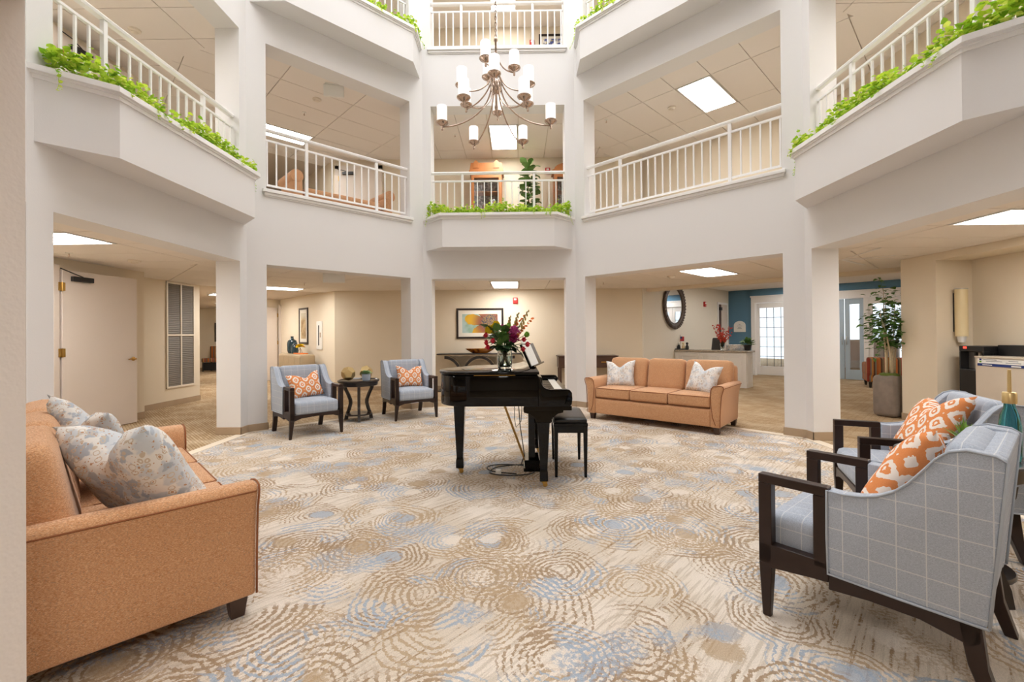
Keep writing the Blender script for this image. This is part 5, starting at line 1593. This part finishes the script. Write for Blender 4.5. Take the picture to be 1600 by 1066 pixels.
MB().lathe([(.02, 0), (.045, .004), (.04, .03), (.05, .10), (.055, .16), (.05, .16), (.045, .10), (.01, .02)], 20).build('vase', 'vase_glass', rv, smooth='auto')
m = MB(); bl = MB(); rnd = random.Random(11)
for k in range(18):
    a = rnd.uniform(0, 6.28); sp_ = rnd.uniform(.05, .24); h = rnd.uniform(.34, .66)
    tip = Vector((sp_ * math.cos(a), sp_ * math.sin(a) * .6, h)); mid = Vector((tip.x * .35, tip.y * .35, h * .5))
    m.tube([(0, 0, .03), tuple(mid), tuple(tip)], [.003, .003, .0015], 4)
    for j in range(13):
        q = mid.lerp(tip, rnd.random()) + Vector((rnd.uniform(-.03, .03), rnd.uniform(-.03, .03), rnd.uniform(-.03, .03)))
        bl.ball(tuple(q), rnd.uniform(.008, .018), 5, 4)
m.build('twigs', 'bark_brown', rv); o = bl.build('blossoms', 'red_blossom', rv); o['kind'] = 'stuff'
o = MB().rbox(0, 0, .07, .40, .10, .14, .02, 3).build('tissue_box', 'paisley_near', smooth=True); o.location = rdp(.74, .28, .863); o.rotation_euler = (0, 0, R(-40)); tag(o, 'patterned blue-grey box on the reception desk', 'box')
fp = thing('potted_fern', 'small green fern in a black pot at the end of the reception desk', 'potted plant', rdp(1.0, .30, .863))
MB().lathe([(.05, 0), (.06, .005), (.085, .12), (.085, .135), (.07, .135), (.02, .12)], 20).build('pot', 'black_plastic', fp, smooth='auto')
m = MB(); rnd = random.Random(12)
for k in range(90):
    a = rnd.uniform(0, 6.28); e = rnd.uniform(.1, 1.4); L = rnd.uniform(.06, .20)
    d_ = Vector((math.cos(a) * math.cos(e), math.sin(a) * math.cos(e), math.sin(e))); leaf_into(m, Vector((0, 0, .13)) + d_ * L * .7, d_ + Vector((0, 0, -.2)), .07, rnd, .1)
m.build('fronds', 'leaf_green', fp, fix=False)
fg = thing('desk_flag', 'tiny flag on a stick at the left of the reception desk', 'flag', rdp(-.62, .25, .863))
MB().cyl((0, 0, 0), .03, .015, 12).build('base', 'brass', fg); MB().cyl((0, 0, .015), .004, .36, 6).build('stick', 'bark_brown', fg)
MB().box(.004, .10, -.002, .002, .21, .33).build('cloth', 'flag_red', fg); MB().box(.004, .045, -.003, .003, .275, .332).build('canton', 'flag_blue', fg)
for i, (x, mat, lb) in enumerate(((-.60, 'black_matte', 'dark little figurine below the desk flag'), (-.48, 'dispenser_ivory', 'cream little figurine right of the desk flag'), (-.38, 'black_plastic', 'black little figurine next to the office chair'))):
    t_ = thing('figurine', lb, 'figurine', rdp(x, .12, .863), 0, 'figurines on the reception desk')
    MB().lathe([(.03, 0), (.045, .02), (.04, .08), (.02, .12), (.015, .13)], 14).build('body', mat, t_, smooth='auto'); MB().ball((0, 0, .155), .033, 10, 8).build('head', 'white_plastic' if i == 0 else mat, t_, smooth=True)
o = MB().rbox(0, 0, .012, .42, .14, .024, .008, 3).build('desk_tray', 'black_plastic', smooth=True); o.location = rdp(-.62, .06, .863); o.rotation_euler = (0, 0, R(-45)); tag(o, 'low black tray at the front of the reception desk', 'tray')
# door in the reception wall
rdn = thing('office_door', 'cream office door ajar at the end of the reception wall', 'door', (5.98, 13.625, 0), R(45))
m = MB(); m.box(0, .07, -.03, 0, 0, 2.14); m.box(.72, .79, -.03, 0, 0, 2.14); m.box(0, .79, -.03, 0, 2.14, 2.2); m.build('casing', 'trim_white', rdn)
MB().box(.07, .30, -.008, -.002, 0, 2.14).build('gap_shade_sheet', 'brown_wood', rdn); MB().box(.30, .72, -.02, -.002, .01, 2.13).build('leaf', 'door_paint', rdn)  # dark sheet stands in for the shade inside the opening
MB().box(.10, .26, -.06, -.02, 1.96, 2.05).build('closer', 'black_plastic', rdn); MB().ball((.36, -.05, .97), .03, 10, 8).build('knob', 'brass', rdn, smooth=True)
# plaque on the blue wall
def blue_pt(s, w, z): q = BP(s, w); return (q[0], q[1], z)
pq = thing('wall_plaque', 'white arched plaque on the blue wall above the fern', 'plaque', blue_pt(.33, -.003, 1.30), R(-45))
n = 12; pr = [(-.17, 0), (.17, 0), (.17, .20)] + [(.17 * math.cos(PI * i / n), .20 + .14 * math.sin(PI * i / n)) for i in range(1, n)] + [(-.17, .20)]
MB().extr(pr, -.03, 0, 'y').build('board', 'white_plastic', pq, bevel=0.005)
for w_, z_ in ((.16, .18), (.10, .14), (.13, .10), (.05, .22)): MB().box(-w_/2, w_/2, -.032, -.028, z_, z_ + .008).build('engraved_line', 'label_ink', pq)

# glazed entrance doors in the blue wall
gd = thing('entrance_doors', 'white framed glazed entrance doors in the blue wall', 'doors', blue_pt(0, 0, 0), R(-45))
s0_, s1_ = .66, 5.30; HT = 2.17
m = MB(); m.box(s0_, s0_ + .11, -.03, .13, 0, HT); m.box(s1_ - .11, s1_, -.03, .13, 0, HT); m.box(s0_, s1_, -.03, .13, HT, HT + .19); m.box(s0_ - .02, s1_ + .02, -.05, .0, HT + .17, HT + .21)
m.build('casing', 'trim_white', gd, bevel=0.004, seg=1)
for xa, xb in ((.77, .79), (1.91, 1.95), (2.51, 2.55), (3.37, 3.47), (4.29, 4.33), (5.15, 5.20)): MB().box(xa, xb, .0, .08, 0, HT).build('mullion', 'trim_white', gd)
def glazed(a, b, mat, grid, name):
    f = MB(); st = .10
    f.box(a, a + st, .02, .07, .02, HT - .01); f.box(b - st, b, .02, .07, .02, HT - .01); f.box(a + st, b - st, .02, .07, .02, .28); f.box(a + st, b - st, .02, .07, HT - .16, HT - .01)
    d_ = f.build(name, mat, gd, bevel=0.004, seg=1)
    z0, z1 = .28, HT - .16; x0, x1 = a + st, b - st
    if grid:
        nx, nz = max(2, round((x1 - x0) / .20)), 6
        for i in range(nx):
            for j in range(nz):
                px0, px1 = x0 + (x1 - x0) * i / nx, x0 + (x1 - x0) * (i + 1) / nx; pz0, pz1 = z0 + (z1 - z0) * j / nz, z0 + (z1 - z0) * (j + 1) / nz
                MB().box(px0 + .006, px1 - .006, .042, .048, pz0 + .006, pz1 - .006).build('pane', 'pane_glass', d_)
        for i in range(1, nx): MB().box(x0 + (x1 - x0) * i / nx - .006, x0 + (x1 - x0) * i / nx + .006, .038, .052, z0, z1).build('muntin', 'lead_dark', d_)
        for j in range(1, nz): MB().box(x0, x1, .037, .053, z0 + (z1 - z0) * j / nz - .006, z0 + (z1 - z0) * j / nz + .006).build('muntin', 'lead_dark', d_)
    else:
        MB().box(x0, x1, .042, .048, z0, z1).build('pane', 'pane_glass', d_)
    return d_
glazed(.78, 1.92, 'trim_white', True, 'grid_door'); glazed(1.94, 2.52, 'trim_white', True, 'grid_door')
a_ = glazed(2.54, 2.95, 'door_pale_blue', False, 'double_door'); b_ = glazed(2.97, 3.38, 'door_pale_blue', False, 'double_door')
for p_, x in ((a_, 2.91), (b_, 3.01)): MB().tube([(x, .02, .95), (x, -.03, .95), (x, -.03, 1.15), (x, .02, 1.15)], .009, 6).build('handle', 'stainless', p_, smooth=True)
glazed(3.46, 4.30, 'trim_white', True, 'grid_door'); glazed(4.32, 5.16, 'trim_white', True, 'grid_door')
# outside beyond the doors
struct(MB().prism([BP(-1, .2), BP(8, .2), BP(8, 9), BP(-1, 9)], -.12, -.02).build('ground_outside', 'outdoor_ground'), 'pale paving outside the entrance doors')
for i, (s, w, l, h, mt, lb) in enumerate(((1.0, 4.2, .8, 1.9, 'outdoor_dark', 'dark pillar outside the left entrance door'), (2.0, 5.0, 1.6, 1.0, 'outdoor_wall', 'low pale wall outside the entrance doors'), (4.1, 4.6, .5, 1.3, 'bark_brown', 'brown post outside the right entrance door'))):
    o = MB().prism([BP(s, w), BP(s + l, w), BP(s + l, w + .4), BP(s, w + .4)], -.02, h).build('trim_outside_%d' % (i + 1), mt, bevel=0.03); struct(o, lb)

# striped club chair
sc_ = thing('striped_chair', 'striped club chair seen from behind near the entrance doors', 'armchair', (8.55, 10.62, 0), R(150))
for x in (-.34, .34):
    for y in (-.30, .34):
        m = MB(); m.loft([[(x - .02, y - .02, 0), (x + .02, y - .02, 0), (x + .02, y + .02, 0), (x - .02, y + .02, 0)], [(x - .035, y - .035, .13), (x + .035, y - .035, .13), (x + .035, y + .035, .13), (x - .035, y + .035, .13)]]); m.build('leg', 'black_wood', sc_)
MB().rbox(0, 0, .27, .80, .76, .28, .03, 4).build('base', 'stripes', sc_, smooth=True)
MB().rbox(0, .31, .48, .80, .17, .44, .05, 4).build('backrest', 'stripes', sc_, smooth=True)
for s in (-1, 1): MB().rbox(s * .34, -.03, .42, .13, .70, .28, .04, 4).build('arm', 'stripes', sc_, smooth=True)
MB().rbox(0, -.06, .44, .54, .56, .10, .03, 4).build('seat_cushion', 'stripes', sc_, smooth=True)

# tall plant in a stone pot
tp = thing('potted_tree', 'slender leafy tree in a square grey stone pot by the right pier', 'potted plant', (5.66, 6.97, 0), R(20))
m = MB(); m.rbox(0, 0, .315, .325, .325, .63, .07, 5); m.build('pot', 'stone_pot', tp, smooth=True, label='rounded square grey stone pot')
MB().lathe([(.01, .62), (.13, .62), (.12, .645), (.08, .66), (.01, .665)], 16).build('moss', 'moss', tp, smooth='auto')
rnd = random.Random(31); lv = MB()
for k, (bx, by, tx, ty, tz_) in enumerate(((-.06, 0, -.16, .02, 1.62), (-.02, .03, -.03, .05, 1.95), (.0, -.04, .05, -.06, 1.75), (.05, .02, .14, .03, 1.66), (.08, -.02, .26, -.02, 1.5), (-.03, -.05, -.30, -.06, 1.55), (.03, .05, .10, .10, 1.85))):
    pts = [Vector((bx, by, .60)), Vector((bx + (tx - bx) * .12, by + (ty - by) * .12, .95)), Vector((bx + (tx - bx) * .45, by + (ty - by) * .45, 1.28)), Vector((tx, ty, tz_))]
    MB().tube(pts, [.017, .014, .008, .003], 7).build('trunk', 'bark_pale', tp, smooth=True)
    for j in range(64):
        u = rnd.uniform(.25, 1.0); seg = min(int(u * 2), 1); base = pts[1 + seg].lerp(pts[2 + seg], u * 2 - seg)
        a = rnd.uniform(0, 6.28); ln = rnd.uniform(.04, .24); q = base + Vector((math.cos(a) * ln, math.sin(a) * ln, rnd.uniform(-.12, .08)))
        if j % 3 == 0: lv.tube([tuple(base), tuple(base.lerp(q, .5) + Vector((0, 0, .02))), tuple(q)], .0018, 4)
        leaf_into(lv, q, (math.cos(a), math.sin(a), rnd.uniform(-.7, .3)), rnd.uniform(.055, .10), rnd, .15)
for (x0, y0, z0, x1, y1, z1) in ((-.03, .05, 1.9, -.22, .0, 2.1), (.2, 0, 1.5, .46, -.04, 1.42), (.14, 0, 1.6, .42, 0, 1.62), (-.25, -.05, 1.5, -.46, -.08, 1.36), (-.1, 0, 1.05, -.36, -.04, .86)):
    p0, p1 = Vector((x0, y0, z0)), Vector((x1, y1, z1)); md_ = p0.lerp(p1, .5) + Vector((0, 0, .05)); lv.tube([tuple(p0), tuple(md_), tuple(p1)], .0022, 4)
    for j in range(12):
        q = p0.lerp(p1, j / 11) + Vector((rnd.uniform(-.04, .04), rnd.uniform(-.04, .04), .04 * math.sin(PI * j / 11) + rnd.uniform(-.03, .03))); leaf_into(lv, q, (rnd.uniform(-1, 1), rnd.uniform(-1, 1), rnd.uniform(-.6, .3)), rnd.uniform(.04, .07), rnd, .15)
o = lv.build('foliage', 'leaf_green', tp, fix=False); o['kind'] = 'stuff'

# ------------------------------------------------------------------ niche: cup dispenser, water cooler, small fridge, amber vase
cd_ = thing('cup_dispenser', 'ivory tube cup dispenser on the wall above the water cooler', 'dispenser', (5.89, 6.075, 0))
MB().lathe([(.02, 1.22), (.066, 1.22), (.066, 1.84), (.06, 1.845), (.02, 1.845)], 24).build('tube', 'dispenser_ivory', cd_, smooth='auto')
MB().box(-.03, .03, .05, .085, 1.28, 1.80).build('wall_bracket', 'black_matte', cd_); MB().lathe([(.02, 1.14), (.036, 1.14), (.05, 1.22), (.02, 1.22)], 20).build('paper_cup', 'paper', cd_, smooth='auto', label='white paper cup')
MB().lathe([(.02, 1.845), (.068, 1.845), (.068, 1.855), (.02, 1.858)], 24).build('cap', 'stainless', cd_, smooth='auto')
wc = thing('water_cooler', 'black water cooler with a steel tap bay in the right niche', 'water cooler', (5.74, 5.80, 0))
m = MB(); m.box(0, .34, -.15, .16, 0, .80); m.box(0, .34, -.15, .16, 1.03, 1.10); m.box(.13, .34, -.15, .16, .80, 1.03); m.box(0, .13, -.15, -.13, .80, 1.03); m.box(0, .13, .14, .16, .80, 1.03)
m.build('body', 'black_plastic', wc, bevel=0.006)
MB().box(.10, .128, -.125, .135, .805, 1.02).build('tap_bay', 'stainless', wc, label='steel tap bay'); MB().cyl((.06, 0, .96), .02, .06, 10).build('tap', 'black_matte', wc); MB().box(-.004, .004, .06, .10, 1.065, 1.09).build('indicator', 'led_red', wc, label='small red light')
rt = MB(); rt.box(.16, .34, -.62, -.16, 0, 1.115); rt.build('side_cabinet', 'black_plastic', wc, bevel=0.006)
fr = thing('small_fridge', 'beige under-counter ice machine with a blue and white label strip', 'appliance', (5.62, 5.10, 0))
MB().box(.0, .27, -.72, .53, 0, .965).build('body', 'fridge_beige', fr, bevel=0.006); MB().box(-.01, .28, -.73, .535, .965, .985).build('top', 'fridge_beige', fr, bevel=0.004)
lb_ = MB().box(-.004, .002, -.02, .50, .90, .957).build('label_strip', 'label_white', fr, label='white label strip'); MB().box(-.005, .002, -.02, .50, .868, .898).build('label_band', 'label_blue', fr, label='dark blue label band')
for k, (y0, y1, z) in enumerate(((.28, .43, .942), (.22, .40, .925), (.05, .15, .935), (.02, .18, .915))): MB().box(-.0055, -.0035, y0, y1, z, z + .006).build('label_line', 'label_ink', lb_)
for k, y in enumerate((.465,)): MB().rbox(-.005, y, .945, .004, .024, .02, .002, 2).build('label_mark', 'label_blue', lb_); MB().rbox(-.005, y, .918, .004, .024, .02, .002, 2).build('label_mark', 'mum_green', lb_)
MB().box(-.007, -.004, .02, .12, .874, .89).build('label_logo', 'label_white', lb_); MB().box(-.007, -.004, .33, .44, .878, .888).build('label_logo', 'label_white', lb_)
o = MB().lathe([(.05, 0), (.085, .004), (.13, .05), (.155, .12), (.145, .19), (.10, .25), (.055, .275), (.05, .30), (.06, .315), (.045, .315), (.04, .28)], 32).build('amber_vase', 'amber_glass', smooth='auto'); o.location = (5.77, 4.97, .985); tag(o, 'round mottled amber glass vase at the right edge', 'vase')

# ------------------------------------------------------------------ second floor furnishings
def display_cabinet(label, x0, x1, arched):
    w = x1 - x0; t = thing('display_cabinet', label, 'cabinet', ((x0 + x1) / 2, 10.40, STEP), 0)
    m = MB(); m.box(-w/2, w/2, .14, .18, 0, 1.88); m.box(-w/2, -w/2 + .04, -.18, .14, 0, 1.88); m.box(w/2 - .04, w/2, -.18, .14, 0, 1.88); m.box(-w/2, w/2, -.18, .14, 1.82, 1.88); m.box(-w/2, w/2, -.18, .14, 0, .12)
    m.build('carcass', 'honey_wood', t, bevel=0.004, seg=1)
    MB().box(-w/2 - .04, w/2 + .04, -.22, .18, 1.88, 1.93).build('cornice', 'honey_wood', t, bevel=0.008)
    if arched:
        n = 10; pr = [(-w/2, 1.93), (w/2, 1.93)] + [(w/2 * math.cos(PI * i / n), 1.93 + .16 * math.sin(PI * i / n)) for i in range(1, n)]
        MB().extr(pr, -.20, -.15, 'y').build('crest', 'honey_wood', t)
    else:
        MB().extr([(-w/2 - .03, 1.93), (w/2 + .03, 1.93), (w/2, 2.10), (-w/2, 2.10)], -.20, -.15, 'y').build('crest', 'honey_wood', t, bevel=0.004)
        for s in (-1, 1): MB().extr([(s * w * .33 - .06, 1.98), (s * w * .33 + .06, 1.98), (s * w * .33 + .06, 2.10), (s * w * .33, 2.16), (s * w * .33 - .06, 2.10)], -.215, -.19, 'y').build('crest_block', 'honey_wood', t)
    MB().box(-w/2 + .04, w/2 - .04, .12, .135, .12, 1.82).build('lining', 'cabinet_lining', t)
    f = MB(); f.box(-w/2 + .01, -w/2 + .07, -.20, -.18, .10, 1.84); f.box(w/2 - .07, w/2 - .01, -.20, -.18, .10, 1.84); f.box(-w/2 + .07, w/2 - .07, -.20, -.18, 1.76, 1.84); f.box(-w/2 + .07, w/2 - .07, -.20, -.18, .10, .18)
    d_ = f.build('glass_door', 'honey_wood', t, bevel=0.004, seg=1); MB().box(-w/2 + .07, w/2 - .07, -.192, -.188, .18, 1.76).build('pane', 'pane_glass', d_)
    for z in (.6, 1.05, 1.45): MB().box(-w/2 + .04, w/2 - .04, -.15, .12, z, z + .015).build('shelf', 'honey_wood', t)
    return t
display_cabinet('honey wood display cabinet left of the fig plant, second floor', -1.02, -.32, False)
display_cabinet('honey wood display cabinet cut off by the right pier, second floor', .86, 1.56, True)
rnd = random.Random(41)
for cx, lbs in ((-.67, ('left', 7)), (1.21, ('right', 6))):
    for k in range(lbs[1]):
        x = cx + rnd.uniform(-.24, .24); z = STEP + (.615 if k % 2 else 1.065)
        t_ = thing('china_figurine', 'white china figurine behind the glass of the %s wooden cabinet' % lbs[0], 'figurine', (x, 10.36 + rnd.uniform(-.04, .04), z), 0, 'china figurines in the %s cabinet' % lbs[0])
        h = rnd.uniform(.14, .28); MB().lathe([(.03, 0), (.045, .01), (.03, h * .5), (.04, h * .7), (.012, h * .8)], 10).build('body', 'white_plastic' if rnd.random() < .7 else 'pink_petal', t_, smooth='auto'); MB().ball((0, 0, h * .9), h * .14, 8, 6).build('head', 'white_plastic', t_, smooth=True)
fg_ = thing('fiddle_leaf_fig', 'fiddle leaf fig plant between the two wooden cabinets, second floor', 'potted plant', (.27, 9.95, STEP))
MB().lathe([(.10, 0), (.14, .005), (.17, .28), (.17, .30), (.15, .30), (.02, .27)], 24).build('pot', 'stone_pot', fg_, smooth='auto')
MB().tube([(0, 0, .25), (.02, 0, .9), (-.01, .01, 1.4), (.03, 0, 1.9)], [.02, .017, .012, .006], 8).build('trunk', 'bark_brown', fg_, smooth=True)
lf = None
for k in range(72):
    u = k / 71; z = .85 + 1.08 * u; a = k * 2.4 + rnd.uniform(-.3, .3); spread = .12 + .16 * math.sin(PI * min(1, u * .9 + .1))
    if lf is None:
        m = MB(); L = .22
        prof = [(0, .004), (.2, .05), (.45, .062), (.7, .085), (.9, .05), (1, .004)]
        vsL = []; fsL = []
        for i, (tt, w) in enumerate(prof):
            zc = -.06 * tt * tt
            vsL += [(tt * L, -w, zc + .015), (tt * L, 0, zc), (tt * L, w, zc + .015)]
        for i in range(len(prof) - 1):
            b = i * 3; fsL += [(b, b + 3, b + 4, b + 1), (b + 1, b + 4, b + 5, b + 2)]
        m.add(vsL, fsL); lf = m.build('leaf', 'leaf_fig', fg_, smooth=True, fix=False, loc=(.02, 0, z), rot=(rnd.uniform(-.4, .4), -rnd.uniform(-.2, .9), a))
    else:
        e = inst(lf, fg_, (.02 + .04 * math.cos(a), .04 * math.sin(a), z), (rnd.uniform(-.5, .5), -rnd.uniform(-.5, .8) - (.5 if u > .9 else 0), a)); e.scale = (rnd.uniform(.8, 1.2),) * 3
# settee behind the left railing
se = thing('settee', 'peach settee behind the left diagonal railing, second floor', 'settee', (-3.12, 7.95, STEP), R(45))
MB().rbox(0, 0, .34, 1.52, .60, .28, .05, 4).build('base', 'tweed_peach', se, smooth=True); MB().rbox(0, .02, .56, 1.36, .56, .18, .06, 5).build('seat_cushion', 'tweed_peach', se, smooth=True)
for s in (-1, 1):
    m = MB(); m.rbox(s * .80, 0, .45, .16, .62, .60, .05, 4); m.lathe([(.02, -.31), (.10, -.31), (.10, .31), (.02, .31)], 18, tf=T(s * .82, 0, .78, rx=R(90))); m.build('rolled_arm', 'tweed_peach', se, smooth='auto')
    for y in (-.24, .24): MB().box(s * .76 - .03, s * .76 + .03, y - .03, y + .03, 0, .21).build('leg', 'sofa_leg', se)
hinged_door('pale door behind the peach settee, second floor', (-4.15, 10.545, STEP), 0, .92, 2.12)
m = MB(); m.box(-4.24, -4.15, 10.54, 10.6, STEP, STEP + 2.2); m.box(-3.23, -3.14, 10.54, 10.6, STEP, STEP + 2.2); m.box(-4.24, -3.14, 10.54, 10.6, STEP + 2.12, STEP + 2.2)
struct(m.build('trim_door_4', 'door_paint'), 'cream door frame behind the settee')
tb = thing('hall_table', 'dark red table top glimpsed behind the right balcony rail', 'table', (3.95, 8.15, STEP), R(-45))
MB().box(-.35, .35, -.25, .25, .70, .74).build('top', 'brown_wood', tb, bevel=0.004)
for x in (-.3, .3):
    for y in (-.2, .2): MB().box(x - .02, x + .02, y - .02, y + .02, 0, .70).build('leg', 'brown_wood', tb)
